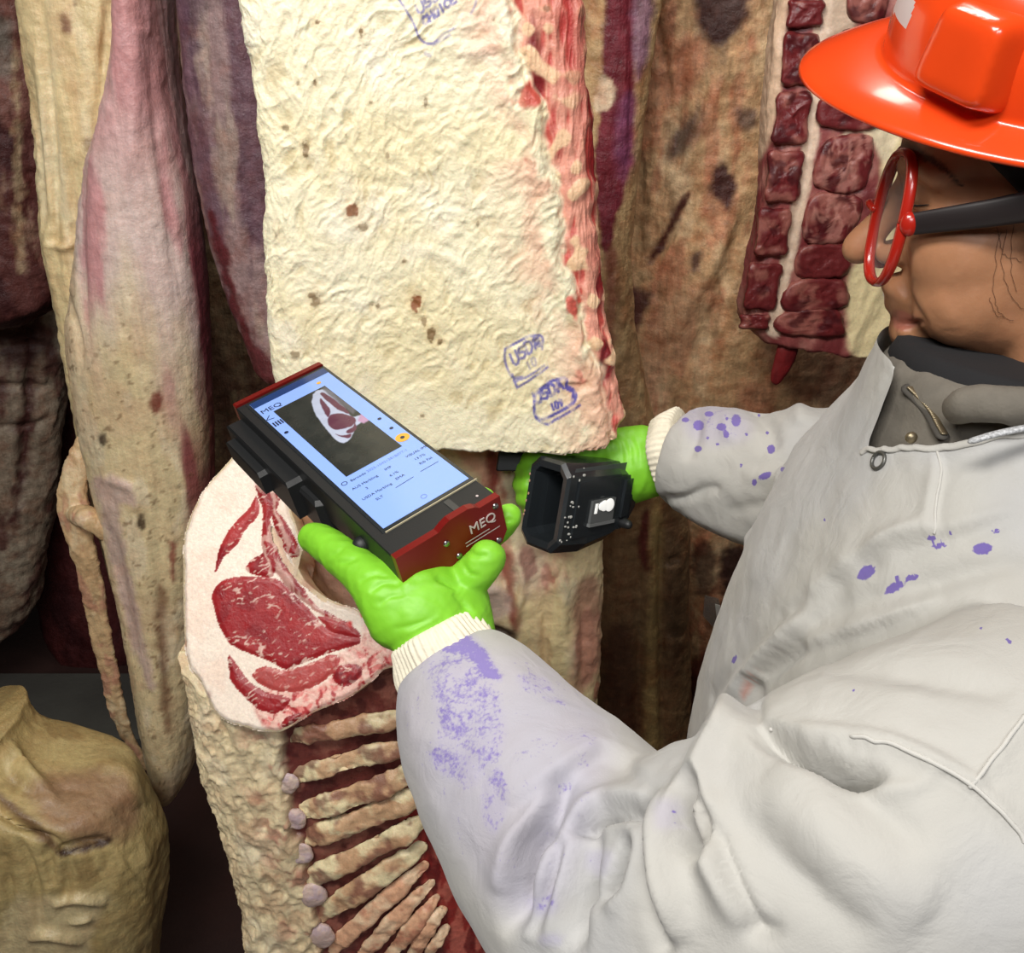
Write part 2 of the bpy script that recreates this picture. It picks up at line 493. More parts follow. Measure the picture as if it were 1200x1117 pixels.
# ------------------------------------------------------------------ setting
def concrete(name, c1, c2, rough):
    m, nt, b = nodes(name)
    tc = nt.nodes.new('ShaderNodeTexCoord'); n = nt.nodes.new('ShaderNodeTexNoise')
    n.inputs['Scale'].default_value = 3.0; n.inputs['Detail'].default_value = 8
    nt.links.new(tc.outputs['Object'], n.inputs['Vector'])
    cr = nt.nodes.new('ShaderNodeValToRGB'); cr.color_ramp.elements[0].position = 0.35; cr.color_ramp.elements[1].position = 0.65
    cr.color_ramp.elements[0].color = (*c1, 1); cr.color_ramp.elements[1].color = (*c2, 1)
    nt.links.new(n.outputs['Fac'], cr.inputs['Fac']); nt.links.new(cr.outputs['Color'], b.inputs['Base Color'])
    b.inputs['Roughness'].default_value = rough
    add_bump(nt, b, 40, 0.4, 0.004, 6)
    return m
M_FLOOR = concrete('wet_floor', lin(66, 44, 40), lin(52, 40, 38), 0.35)
M_WALL = concrete('dull_wall', lin(92, 84, 78), lin(74, 66, 62), 0.7)
M_CEIL = concrete('ceiling_panel', lin(150, 148, 142), lin(135, 133, 128), 0.7)
M_KERB = concrete('kerb_concrete', lin(84, 84, 78), lin(66, 64, 60), 0.7)
M_RAIL = solid('galvanised_rail', lin(150, 152, 154), 0.4, metal=1.0, bump=0.1, bscale=80)

def struct(name, c, half, mat):
    V, F = box(c, np.eye(3), half)
    o = mk(name, V, F, mat, smooth=False); o['kind'] = 'structure'; return o
struct('floor', (0, 0.6, -0.05), (3.2, 3.4, 0.05), M_FLOOR)
struct('ceiling', (0, 0.6, 3.55), (3.2, 3.4, 0.05), M_CEIL)
struct('wall_back', (0, 4.05, 1.75), (3.2, 0.05, 1.75), M_WALL)
struct('wall_front', (0, -2.85, 1.75), (3.2, 0.05, 1.75), M_WALL)
struct('wall_left', (-3.25, 0.6, 1.75), (0.05, 3.4, 1.75), M_WALL)
struct('wall_right', (3.25, 0.6, 1.75), (0.05, 3.4, 1.75), M_WALL)
struct('trim_1', (-1.5, 2.06, 0.03), (1.25, 0.14, 0.03), M_KERB)

# ------------------------------------------------------------------ carcasses
def pwl(rows, key, y):
    ys = [r[0] for r in rows]; return np.interp(y, ys, [r[key] for r in rows])

def superring(m, e, fw=0.62):
    """unit superellipse points: fw of the samples lie on the camera side (negative y)"""
    t = np.linspace(0, 2 * np.pi, 2001)
    x = np.sign(np.cos(t)) * np.abs(np.cos(t)) ** (2 / e); y = np.sign(np.sin(t)) * np.abs(np.sin(t)) ** (2 / e)
    ds = np.hypot(np.diff(x), np.diff(y)); w = np.where(y[1:] < 0, fw, 1 - fw)
    s = np.r_[0, np.cumsum(ds * w)]; s /= s[-1]
    q = np.linspace(0, 1, m, endpoint=False)
    return np.interp(q, s, x), np.interp(q, s, y)

def hang(rows, Y, front, back, res=0.004, e=2.6, round_bottom=0.0, fw=0.62, smooth_rows=3):
    """hanging body: rows (py, x_left, x_right[, Y, front]) of its outline; vertical world slices"""
    res = res * QL
    y0, y1 = rows[0][0], rows[-1][0]
    zt, zb = PY(600, y0, Y)[2], PY(600, y1, Y)[2]
    n = max(int((zt - zb) / res), 8)
    py = np.linspace(y0, y1, n)
    xl, xr = pwl(rows, 1, py), pwl(rows, 2, py)
    k = np.ones(2 * smooth_rows + 1); k /= k.sum()
    for _ in range(2):
        xl = np.convolve(np.pad(xl, smooth_rows, 'edge'), k, 'valid'); xr = np.convolve(np.pad(xr, smooth_rows, 'edge'), k, 'valid')
    wid = 0.35
    m = int(2.0 * (np.mean(xr - xl) / FPX * 1.2 + front) / res / 0.9); m = max(m, 40)
    ux, uy = superring(m, e, fw)
    R = np.empty((n, m, 3))
    Yr = pwl(rows, 3, py) if len(rows[0]) > 3 else np.full(n, Y)
    Fr = pwl(rows, 4, py) if len(rows[0]) > 4 else np.full(n, front)
    for i in range(n):
        a, b = PY(xl[i], py[i], Yr[i]), PY(xr[i], py[i], Yr[i])
        c = (a + b) / 2; hw = (b[0] - a[0]) / 2
        s = 1.0
        if round_bottom > 0:
            q = (y1 - py[i]) / round_bottom
            if q < 1: s = math.sqrt(max(1 - (1 - q) ** 2, 0.0004))
        R[i, :, 0] = c[0] + ux * hw * (s if round_bottom else 1)
        R[i, :, 1] = Yr[i] + np.where(uy < 0, uy * Fr[i], uy * back) * s
        R[i, :, 2] = c[2]
    # winding: rings go top -> bottom, counter-clockwise seen from above
    V, F = loft(R[::-1])
    return V, F

def col_fill(n, c): return np.tile(np.asarray(c, float), (n, 1))
def mixc(col, m, c):
    m = np.clip(m, 0, 1)[:, None]; return col * (1 - m) + np.asarray(c, float) * m

# ---- main hindquarter slab -------------------------------------------------------------------
SLAB_Y = 0.95
def slab():
    rows = [(-110, 262, 668), (-60, 275, 673), (0, 287, 678), (27, 290, 679), (83, 301, 682), (133, 305, 689), (193, 312, 692), (233, 315, 694),
            (293, 314, 698), (367, 318, 706), (430, 325, 717), (480, 333, 726), (500, 338, 727), (508, 340, 724), (514, 344, 716)]
    V, F = hang(rows, SLAB_Y, 0.035, 0.035, res=0.00135, e=5.0, fw=0.8, smooth_rows=4)
    # uneven lower cut edge
    px, py, d = proj(V)
    drop = np.interp(px, [340, 430, 500, 590, 680, 712, 728], [0, -3, -3, 1, 2, -6, -16])
    wgt = sstep(440, 512, py)
    V[:, 2] -= drop * wgt * 1.02 / FPX
    V[:, 2] += wgt * 0.003 * (fbm(V, 120, 3, 3, (1, 1, 0)) - 0.5) * 2
    N = vnormals(V, F)
    warp = np.stack([fbm(V, 14, 11), fbm(V, 14, 12), fbm(V, 14, 13)], 1) - 0.5
    W = V + warp * 0.06
    # diagonal, worm-like wrinkles of the fat
    ca, sa = math.cos(0.55), math.sin(0.55)
    D = np.c_[W[:, 0] * ca - W[:, 2] * sa, W[:, 1], W[:, 0] * sa + W[:, 2] * ca]
    r1 = ridged(D, 46, 21, 3, (1.5, 1, 0.75)); r2 = ridged(D, 115, 31, 2, (1.3, 1, 0.8)); low = fbm(V, 8, 41, 3)
    px, py, d = proj(V)
    P2 = np.c_[px, py]
    # boundary fat / meat edge
    bx = np.interp(py, [-110, 0, 60, 100, 133, 180, 240, 300, 340, 372, 420, 470, 515], [590, 601, 612, 622, 636, 646, 651, 658, 672, 684, 698, 712, 722])
    nb = (fbm(V, 40, 51, 3) - 0.5) * 26
    edge = px - bx + nb
    meat = sstep(-2, 6, edge)
    calm = 1 - 0.75 * sstep(400, 470, py) * sstep(640, 480, px + 0 * px)
    amp = 0.0026 * calm * (1 - meat)
    disp = amp * (r1 - 0.55) * 1.9 + amp * 0.55 * (r2 - 0.5) + 0.007 * (low - 0.5)
    # stringy, beaded meat edge with yellowish-red fat lobes
    str_ = ridged(V, 55, 61, 3, (1.6, 1.6, 0.35)); bead = vnoise(V * 75, 63)
    disp += meat * (0.006 * (str_ - 0.5) + 0.006 * (bead - 0.5))
    disp += -0.003 * np.exp(-(edge / 5) ** 2)
    disp += 0.004 * np.exp(-((edge + 12) / 9) ** 2)
    V = V + N * disp[:, None]
    N = vnormals(V, F)
    for pl, w, dp, md in [([(455, 175), (500, 200), (560, 150), (600, 165)], 5, 0.003, 'ridge'), ([(520, 60), (545, 62), (590, 55)], 5, .003, 'ridge'),
                          ([(580, 105), (600, 125), (605, 150)], 5, .004, 'ridge'), ([(480, 290), (520, 300), (550, 320), (575, 360)], 5, .004, 'ridge'),
                          ([(300, 60), (330, 140), (390, 240), (430, 300)], 7, .003, 'valley'), ([(318, 270), (322, 330), (330, 400)], 5, .004, 'valley'),
                          ([(390, 210), (450, 215), (520, 240), (570, 250)], 6, .003, 'valley'), ([(540, 260), (560, 300), (565, 340)], 6, .003, 'valley'),
                          ([(360, 60), (380, 130), (420, 200)], 6, .002, 'valley'), ([(440, 20), (480, 90), (500, 150)], 6, .002, 'valley')]:
        V = stroke(V, N, pl, w * 1.2, dp * .45, md)
    n = len(V)
    c = col_fill(n, lin(247, 237, 203))
    tone = fbm(V, 10, 71, 3)
    c = mixc(c, sstep(0.5, 0.75, tone) * 0.6, lin(240, 224, 176))
    c = mixc(c, sstep(0.55, 0.75, fbm(V, 18, 72, 3)) * 0.5, lin(250, 242, 222))
    # brownish tan tone in some wrinkle creases
    c = mixc(c, sstep(0.60, 0.36, r1) * sstep(.40, .60, fbm(V, 26, 73, 3)) * 0.45 * (1 - meat), lin(196, 172, 118))
    # pink blush by the right edge
    blush = sstep(95, 0, -edge) * sstep(0.42, 0.62, fbm(V, 22, 74, 4)) * (1 - meat)
    c = mixc(c, blush * 0.8, lin(236, 178, 150))
    c = mixc(c, sstep(50, 5, -edge) * sstep(0.58, 0.70, fbm(V, 40, 75, 3)) * (1 - meat), lin(205, 92, 78))
    # meat edge
    mc = mixc(col_fill(n, lin(196, 84, 74)), sstep(0.4, 0.65, str_), lin(228, 158, 136))
    mc = mixc(mc, sstep(0.55, 0.72, fbm(V, 45, 76, 3, (1, 1, .3))), lin(128, 30, 34))
    mc = mixc(mc, sstep(0.62, 0.74, bead), lin(240, 200, 160))
    mc = mixc(mc, sstep(20, 60, edge) * 0.5, lin(176, 44, 46))
    c = c * (1 - meat[:, None]) + mc * meat[:, None]
    # dark specks of dried blood
    SPK = fbm(V, 170, 77, 3)
    for x, y, w, h, k in [(373, 25, 5, 4, .9), (424, 39, 3, 5, .9), (370, 97, 2, 5, .8), (358, 172, 4, 12, .8), (334, 150, 4, 3, .6), (413, 247, 6, 9, .9), (427, 265, 5, 4, .7),
                          (435, 120, 2, 2, .6), (474, 306, 3, 3, .8), (370, 348, 6, 9, .8), (442, 360, 6, 4, .7), (487, 353, 6, 10, 1), (497, 375, 3, 6, .7), (506, 390, 5, 9, .9),
                          (579, 23, 2, 2, .7), (326, 272, 3, 7, .6), (499, 120, 2, 6, .6), (454, 183, 2, 4, .6), (406, 158, 2, 2, .6), (421, 213, 3, 2, .5), (560, 264, 2, 5, .5),
                          (513, 238, 2, 3, .4), (350, 97, 2, 3, .6), (495, 487, 3, 2, .7), (516, 400, 3, 3, .8), (346, 415, 4, 4, .6), (410, 395, 2, 2, .5), (545, 240, 6, 3, .4), (640, 10, 3, 3, .6)]:
        q = ((px - x) / w) ** 2 + ((py - y) / h) ** 2 + (SPK - 0.5) * 4.5
        red = (x, y) in [(487, 353), (413, 247)]
        c = mixc(c, sstep(1.2, 0.3, q) * k, lin(120, 34, 26) if red else lin(78, 52, 34))
        c = mixc(c, sstep(6, 0, q) * 0.3 * k, lin(200, 160, 100))
    # blue grading stamps (ink)
    ink = np.zeros(n)
    def pen(pl, w, s=1.0, curve=True):
        q = smooth_poly(pl, 5, closed=False) if curve else np.asarray(pl, float)
        ext = 8; mk_ = (px > q[:, 0].min() - ext) & (px < q[:, 0].max() + ext) & (py > q[:, 1].min() - ext) & (py < q[:, 1].max() + ext)
        ix = np.where(mk_)[0]
        if len(ix):
            dd, _, _ = seg_dist(P2[ix], q); ink[ix] = np.maximum(ink[ix], s * sstep(w * 1.25 + 0.8, w * 1.25 - 0.8, dd))
    GL = {'U': [[(0, 1), (0, .25), (.25, 0), (.55, 0), (.8, .25), (.8, 1)]], 'S': [[(.75, .85), (.4, 1), (.05, .8), (.1, .58), (.7, .42), (.75, .2), (.4, 0), (0, .15)]],
          'D': [[(0, 0), (0, 1), (.4, 1), (.8, .7), (.8, .3), (.4, 0), (0, 0)]], 'A': [[(0, 0), (.4, 1), (.8, 0)], [(.15, .38), (.65, .38)]],
          '1': [[(.4, 0), (.4, 1)]], '0': [[(0, .3), (.2, 1), (.6, 1), (.8, .7), (.6, 0), (.2, 0), (0, .3)]], '9': [[(.75, .6), (.4, .45), (.05, .7), (.35, 1), (.75, .8), (.7, .3), (.4, 0)]],
          'C': [[(.8, .85), (.4, 1), (0, .7), (0, .3), (.4, 0), (.8, .15)]], 'H': [[(0, 0), (0, 1)], [(.8, 0), (.8, 1)], [(0, .5), (.8, .5)]], 'O': [[(0, .3), (.2, 1), (.6, 1), (.8, .7), (.6, 0), (.2, 0), (0, .3)]],
          'I': [[(.4, 0), (.4, 1)]], 'E': [[(.8, 0), (0, 0), (0, 1), (.8, 1)], [(0, .5), (.6, .5)]]}
    def word(tx, x, y, adv, upv, w, s=1.0):
        adv = np.array(adv, float); upv = np.array(upv, float); o = np.array([x, y], float)
        for ch in tx:
            for st in GL.get(ch, []):
                pen([o + adv * a * 0.95 + upv * b for a, b in st], w, s, curve=False)
            o = o + adv
    word('USDA', 603, 428, (8.2, -6.6), (-5.5, -12.5), 1.3, 0.85)
    word('10', 619, 434, (6, -4.5), (-3.5, -8), 1.0, 0.5)
    pen([(592, 409), (605, 402), (622, 393), (635, 395), (635, 409)], 1.3, .9); pen([(592, 409), (592, 424), (600, 441), (612, 442)], 1.2, .8)
    pen([(606, 454), (622, 444), (642, 430)], 1.2, .85); pen([(602, 447), (618, 441), (638, 428)], 1.1, .8); pen([(600, 438), (606, 454)], 1.2, .9)
    pen([(626, 399), (632, 404), (629, 397)], 2.4, .9)
    word('USDA', 629, 473, (8.4, -4.8), (-4.5, -12), 1.5, 1.0)
    word('109', 647, 481, (4.6, -2.4), (-2.5, -7), 1.2, 1.0)
    pen([(627, 463), (626, 476), (628, 488), (636, 491), (650, 485), (662, 478), (672, 470), (674, 460), (664, 455), (663, 443), (653, 444), (644, 448), (633, 456), (627, 463)], 1.5, 1.0)
    pen([(628, 490), (640, 497), (650, 492), (668, 481), (679, 474)], 1.3, .9); pen([(664, 453), (672, 458), (671, 468)], 2.0, 1.0)
    pen([(464, -6), (476, 12), (486, 30), (491, 43), (498, 50), (507, 51), (514, 46), (520, 40), (533, 33)], 1.2, .8)
    pen([(508, 52), (520, 45), (527, 41)], 1.6, .6); pen([(552, 16), (557, 6), (559, -6)], 1.2, .5); pen([(499, 63), (504, 65)], 2.0, .4)
    word('USDA', 492, 17, (8.5, -7), (-4.5, -10), 1.3, .8); word('CHOICE', 498, 30, (6.4, -4.8), (-4, -8.5), 1.4, .85)
    frontm = facing(V, vnormals(V, F)) > 0.1
    brk = sstep(0.25, 0.5, fbm(V, 160, 78, 3))
    c = mixc(c, ink * frontm * (0.45 + 0.55 * brk) * 0.9, lin(66, 66, 168))
    return V, F, c, meat

def split_by(V, F, col, face_label_fn, names, mat, parent):
    """cut one skin into parts along face labels"""
    Fq = F[0]
    labs = face_label_fn(Fq)
    Ft = F[1] if len(F) > 1 else None
    labt = face_label_fn(Ft) if Ft is not None else None
    out = []
    for k, nm in enumerate(names):
        fs = []
        q = Fq[labs == k]
        if len(q): fs.append(q)
        if Ft is not None:
            t = Ft[labt == k]
            if len(t): fs.append(t)
        if not fs: continue
        used = np.unique(np.concatenate([f.ravel() for f in fs]))
        mp = np.full(len(V), -1, np.int64); mp[used] = np.arange(len(used))
        out.append(mk(nm, V[used], [mp[f] for f in fs], mat, parent, col[used]))
    return out

root = thing('beef_hindquarter', PY(530, 505, SLAB_Y), 'large hanging beef quarter with cream wrinkled fat and blue grading stamps', 'beef carcass')
V, F, c, meat = slab()
split_by(V, F, c, lambda f: (meat[f].mean(1) > 0.5).astype(int), ['fat_layer', 'meat_edge'], M_FAT, root)

# ---- generic colouring for hanging bodies ------------------------------------------------------
def marble(V, base, pal, seed=0, freq=20, stretch=(1, 1, .35)):
    c = col_fill(len(V), base)
    for i, (cc, lo, hi, k) in enumerate(pal):
        c = mixc(c, sstep(lo, hi, fbm(V, freq * (1 + .4 * i), seed + 13 * i, 4, stretch)) * k, cc)
    return c

def blot(c, V, items, seed=5, br=10):
    px, py, _ = proj(V)
    w = (fbm(V, 60, seed, 4) - 0.5) * 2
    for poly, cc, k, soft in items:
        s = sdf(np.c_[px, py], smooth_poly(poly, 5)) + w * br
        c = mixc(c, sstep(soft, -soft, s) * k, cc)
    return c

def relief(V, F, amp, freq, seed, stretch=(1, 1, .4), amp2=0.0, freq2=80):
    N = vnormals(V, F)
    d = amp * (ridged(V + 0.05 * (fbm(V, 10, seed + 1)[:, None] - .5), freq, seed, 3, stretch) - 0.5) * 2
    if amp2: d = d + amp2 * (fbm(V, freq2, seed + 3, 3) - 0.5) * 2
    return V + N * d[:, None]

def carcass(name, label, rows, Y, front, back, base, pal, seed, amp=0.006, freq=18, stretch=(1, 1, .35), res=0.005, e=2.4, rb=0, strokes=(), blots=(), mat=None, part='side', root=None, parts=True, group=None, br=10):
    V, F = hang(rows, Y, front, back, res, e, rb)
    V = relief(V, F, amp, freq, seed, stretch, amp * .5, 70)
    for s in strokes:
        V = stroke(V, vnormals(V, F), s[0], s[1], s[2], s[3] if len(s) > 3 else 'valley')
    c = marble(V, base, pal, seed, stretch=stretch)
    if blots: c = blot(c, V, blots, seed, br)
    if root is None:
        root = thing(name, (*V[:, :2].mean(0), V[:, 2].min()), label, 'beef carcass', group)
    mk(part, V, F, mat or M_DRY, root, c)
    return root

FATC, PINK, DRED, MAUVE, TAN = lin(226, 205, 156), lin(196, 130, 132), lin(96, 26, 30), lin(122, 92, 104), lin(186, 148, 108)

# ---- left carcass: leg with pinkish muscle over a fat strip --------------------------------------
lroot = carcass('hanging_carcass', 'pale hanging beef side with pink muscle tapering upward, left of the stamped quarter',
    [(-110, 6, 150), (0, 22, 160), (100, 36, 165), (190, 46, 160), (240, 50, 160), (280, 52, 160), (330, 64, 170), (400, 76, 180), (500, 93, 180), (560, 106, 180), (620, 120, 190), (700, 140, 200)],
    1.50, 0.05, 0.10, FATC, [(lin(236, 222, 184), .5, .7, .7), (lin(170, 140, 92), .6, .75, .5), (lin(214, 180, 130), .55, .7, .5)], 101, 0.005, 16, (1, 1, .2), 0.004, 2.4, 30,
    strokes=[([(45, -20), (55, 100), (62, 200), (66, 320)], 6, .012), ([(32, 60), (45, 180), (54, 270)], 4, .006), ([(90, 190), (85, 250), (95, 330)], 5, .008), ([(50, 285), (75, 290), (92, 280)], 4, .008, 'ridge'), ([(128, 0), (120, 90), (112, 170)], 6, .01)],
    blots=[([(68, 15), (78, 12), (82, 30), (74, 38), (68, 28)], lin(110, 50, 36), .8, 5), ([(85, -30), (95, -20), (90, 6), (82, 4)], lin(120, 40, 36), .8, 4), ([(100, 165), (112, 160), (110, 175)], lin(120, 84, 60), .7, 4)],
    mat=M_HANG, part='fat_strip')
def left_muscle():
    rows = [(-110, 146, 192), (0, 145, 194), (50, 143, 196), (100, 136, 201), (150, 120, 212), (195, 106, 220), (240, 97, 229), (280, 94, 233), (330, 90, 239), (380, 82, 242), (430, 86, 244), (500, 96, 246), (560, 110, 248), (600, 120, 246),
            (650, 132, 242), (700, 144, 238), (760, 156, 236), (820, 166, 234), (870, 176, 230), (905, 186, 224), (930, 194, 212)]
    V, F = hang(rows, 1.44, 0.085, 0.10, 0.0036, 2.2, 40)
    V = relief(V, F, 0.0025, 22, 121, (1, 1, .15), 0.0015, 70)
    N = vnormals(V, F)
    for s in [([(100, 200), (95, 260), (97, 340), (105, 420)], 5, .006, 'valley'), ([(176, 40), (182, 140), (196, 240), (206, 330)], 6, .004, 'valley'), ([(160, 30), (158, 130), (150, 210)], 8, .004, 'ridge'),
              ([(118, 560), (150, 570), (160, 585), (155, 600)], 6, .006, 'ridge'), ([(125, 600), (145, 700), (165, 800)], 7, .008, 'valley'), ([(185, 540), (187, 640), (190, 740), (200, 850)], 10, .006, 'valley'), ([(76, 340), (92, 400), (95, 440)], 4, .008, 'valley')]:
        V = stroke(V, N, *s)
    px, py, _ = proj(V)
    n = len(V)
    c = col_fill(n, lin(206, 152, 152))
    f1 = fbm(V, 16, 131, 4, (1.4, 1.4, .25)); f2 = fbm(V, 34, 132, 4, (1, 1, .3)); f3 = fbm(V, 60, 133, 3)
    whit = sstep(90, 260, py) * sstep(.42, .58, f1 + 0.10 * sstep(230, 140, px) + .04)
    c = mixc(c, whit * .85, lin(226, 206, 196))
    c = mixc(c, sstep(0.55, .68, f1) * sstep(300, 100, py) * .6, lin(226, 190, 186))
    low = sstep(300, 480, py + (f1 - .5) * 260 - 0.9 * (px - 150))
    c = mixc(c, low, lin(222, 202, 158))
    c = mixc(c, low * sstep(.5, .65, f2) * .6, lin(232, 216, 184))
    c = mixc(c, low * sstep(.55, .68, fbm(V, 12, 135, 3)) * .5, lin(206, 176, 140))
    redr = sstep(14, -10, 232 - px + (py < 180) * 400 + (f1 - .5) * 90) * sstep(180, 320, py) * sstep(720, 560, py)
    c = mixc(c, redr * .85, lin(134, 44, 62))
    lil = sstep(25, -5, np.abs(px - 150) + np.abs(py - 400) * .0) * 0
    c = mixc(c, sstep(.72, .78, fbm(V, 110, 134, 2)) * low * .6, lin(110, 78, 50))
    c = blot(c, V, [([(178, 465), (188, 460), (190, 478), (180, 482)], lin(120, 48, 36), .9, 4), ([(112, 560), (150, 563), (160, 590), (140, 600), (165, 730), (180, 800), (170, 800), (140, 700), (118, 600)], lin(206, 176, 172), .7, 5),
                    ([(184, 690), (195, 700), (196, 780), (203, 850), (192, 850), (186, 780)], lin(110, 66, 44), .75, 6), ([(200, 640), (206, 640), (205, 680), (200, 678)], lin(130, 36, 34), .8, 3), ([(118, 510), (124, 508), (124, 522), (118, 520)], lin(50, 36, 28), .9, 3),
                    ([(162, 605), (168, 605), (168, 620), (163, 618)], lin(60, 40, 28), .9, 3)], 141, 6)
    mk('leg_muscle', V, F, M_HANG, lroot, c)
    # loose tendon flap with a knot, hanging left of the leg
    pts = [PY(98, 520, 1.44), PY(88, 560, 1.43), PY(86, 600, 1.42), PY(96, 640, 1.42), PY(108, 690, 1.43), PY(122, 760, 1.44), PY(140, 840, 1.45), PY(170, 900, 1.46)]
    V, F = tube(pts, [.014, .022, .025, .022, .020, .018, .015, .008], 28, 14, 0.4, (0, 1, 0.1))
    V2, F2 = tube([PY(86, 604, 1.41), PY(98, 606, 1.395), PY(112, 612, 1.395), PY(128, 624, 1.40)], [.012, .019, .018, .016], 24, 12)
    V, F = blob([(V, F), (V2, F2)], 0.003, 3)
    V = relief(V, F, 0.004, 50, 151, (1, 1, .5))
    c = marble(V, lin(212, 180, 136), [(lin(196, 140, 118), .5, .65, .7), (lin(232, 212, 172), .55, .7, .6)], 155, 40, (1, 1, .6))
    mk('loose_tendon', V, F, M_HANG, lroot, c)
left_muscle()

carcass('hanging_carcass', 'mauve-brown hanging beef side between the pale leg and the stamped quarter',
    [(-110, 196, 350), (0, 212, 350), (60, 215, 350), (110, 222, 350), (200, 231, 352), (260, 244, 354), (330, 264, 356), (372, 280, 358), (420, 300, 360), (450, 312, 360)], 1.42, 0.06, 0.08,
    lin(150, 124, 122), [(lin(104, 74, 86), .45, .6, .9), (lin(176, 156, 140), .58, .7, .6), (lin(86, 60, 72), .6, .72, .7)], 201, .004, 16, (1, 1, .25), .004, 2.4, 24,
    blots=[([(244, 262), (254, 260), (290, 380), (325, 440), (300, 446), (270, 360)], lin(92, 22, 30), .9, 4), ([(215, -20), (240, -20), (236, 50), (222, 60)], lin(84, 58, 74), .8, 10)],
    strokes=[([(240, 0), (246, 120), (262, 260)], 6, .004), ([(270, 100), (280, 240), (300, 380)], 8, .004, 'ridge')])
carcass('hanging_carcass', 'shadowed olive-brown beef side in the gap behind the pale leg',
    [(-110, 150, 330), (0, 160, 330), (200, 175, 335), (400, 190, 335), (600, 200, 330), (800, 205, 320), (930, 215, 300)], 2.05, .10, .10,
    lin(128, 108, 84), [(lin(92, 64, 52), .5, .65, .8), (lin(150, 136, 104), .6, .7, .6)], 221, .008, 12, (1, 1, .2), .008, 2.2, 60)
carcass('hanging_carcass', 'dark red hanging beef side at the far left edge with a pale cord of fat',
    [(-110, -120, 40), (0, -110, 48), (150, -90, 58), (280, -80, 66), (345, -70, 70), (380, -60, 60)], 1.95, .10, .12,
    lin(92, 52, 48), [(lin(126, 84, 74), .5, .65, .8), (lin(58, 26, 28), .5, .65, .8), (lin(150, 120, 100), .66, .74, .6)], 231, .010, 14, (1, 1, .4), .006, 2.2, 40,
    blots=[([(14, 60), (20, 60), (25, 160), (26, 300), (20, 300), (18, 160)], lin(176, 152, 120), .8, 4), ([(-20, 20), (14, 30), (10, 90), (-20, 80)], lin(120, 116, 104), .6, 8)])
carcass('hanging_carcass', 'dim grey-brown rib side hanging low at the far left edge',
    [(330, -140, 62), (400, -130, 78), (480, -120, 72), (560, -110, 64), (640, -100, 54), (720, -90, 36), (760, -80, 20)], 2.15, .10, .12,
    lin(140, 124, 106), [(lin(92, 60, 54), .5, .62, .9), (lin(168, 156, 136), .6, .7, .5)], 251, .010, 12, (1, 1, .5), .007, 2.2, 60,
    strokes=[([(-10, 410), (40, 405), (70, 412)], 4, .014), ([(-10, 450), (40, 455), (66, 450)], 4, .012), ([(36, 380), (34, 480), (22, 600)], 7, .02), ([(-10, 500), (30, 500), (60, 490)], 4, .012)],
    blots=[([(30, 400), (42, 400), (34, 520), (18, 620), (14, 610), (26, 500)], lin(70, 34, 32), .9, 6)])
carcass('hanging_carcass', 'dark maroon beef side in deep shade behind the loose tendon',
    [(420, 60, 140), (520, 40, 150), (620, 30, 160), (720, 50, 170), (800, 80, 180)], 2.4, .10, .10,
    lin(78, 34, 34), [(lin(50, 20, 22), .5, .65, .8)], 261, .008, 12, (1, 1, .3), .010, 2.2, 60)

# ---- low shoulder of beef in the bottom left corner ----------------------------------------------
def low_shoulder():
    Y0 = 1.12
    rows = [(862, -60, 2), (880, -80, 14), (897, -100, 40), (905, -110, 90), (912, -110, 146), (940, -110, 164), (985, -110, 187), (1040, -110, 191), (1117, -110, 182), (1200, -110, 172), (1300, -110, 150), (1380, -100, 120)]
    V, F = hang(rows, Y0, 0.12, 0.12, 0.0042, 2.6, 120)
    V = relief(V, F, .004, 14, 301, (1, 1, .3), .002, 60)
    N = vnormals(V, F)
    for s in [([(8, 870), (22, 900), (48, 925), (60, 945)], 9, .022, 'ridge'), ([(-20, 930), (20, 965), (60, 985), (75, 1000)], 6, .018, 'valley'), ([(68, 998), (95, 992), (128, 984)], 6, .020, 'valley'),
              ([(90, 905), (120, 898), (145, 908), (165, 945)], 12, .010, 'ridge'), ([(30, 930), (80, 925), (110, 930)], 4, .004, 'valley'), ([(60, 960), (90, 955)], 4, .004, 'valley'),
              ([(80, 1000), (78, 1040), (70, 1080)], 6, .008, 'valley'), ([(60, 1062), (90, 1052), (125, 1060)], 5, .012, 'ridge'), ([(30, 1100), (60, 1095), (100, 1105)], 5, .012, 'ridge'), ([(80, 1080), (110, 1075)], 4, .010, 'ridge'),
              ([(20, 980), (40, 1030), (45, 1090)], 5, .010, 'valley'), ([(55, 990), (62, 1040)], 5, .008, 'valley'), ([(5, 1000), (12, 1060), (10, 1110)], 5, .008, 'valley'), ([(130, 990), (150, 1020), (172, 1050)], 3, .004, 'ridge')]:
        V = stroke(V, N, *s)
    c = marble(V, lin(172, 150, 100), [(lin(190, 170, 118), .5, .65, .7), (lin(138, 112, 70), .56, .7, .6)], 311, 16, (1, 1, .3))
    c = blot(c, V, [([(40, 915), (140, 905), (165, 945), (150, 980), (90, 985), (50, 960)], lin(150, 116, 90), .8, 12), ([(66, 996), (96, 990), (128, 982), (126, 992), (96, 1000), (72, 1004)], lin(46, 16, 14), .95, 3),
                    ([(10, 1060), (60, 1050), (125, 1050), (110, 1085), (90, 1140), (0, 1140)], lin(205, 188, 146), .8, 8), ([(-10, 925), (50, 970), (70, 996), (40, 980)], lin(90, 56, 40), .8, 4)], 321, 5)
    r = thing('beef_shoulder', (*V[:, :2].mean(0), V[:, 2].min()), 'olive-tan fatty beef shoulder hanging low in the bottom left corner', 'beef carcass')
    mk('fat_body', V, F, M_HANG, r, c)
low_shoulder()

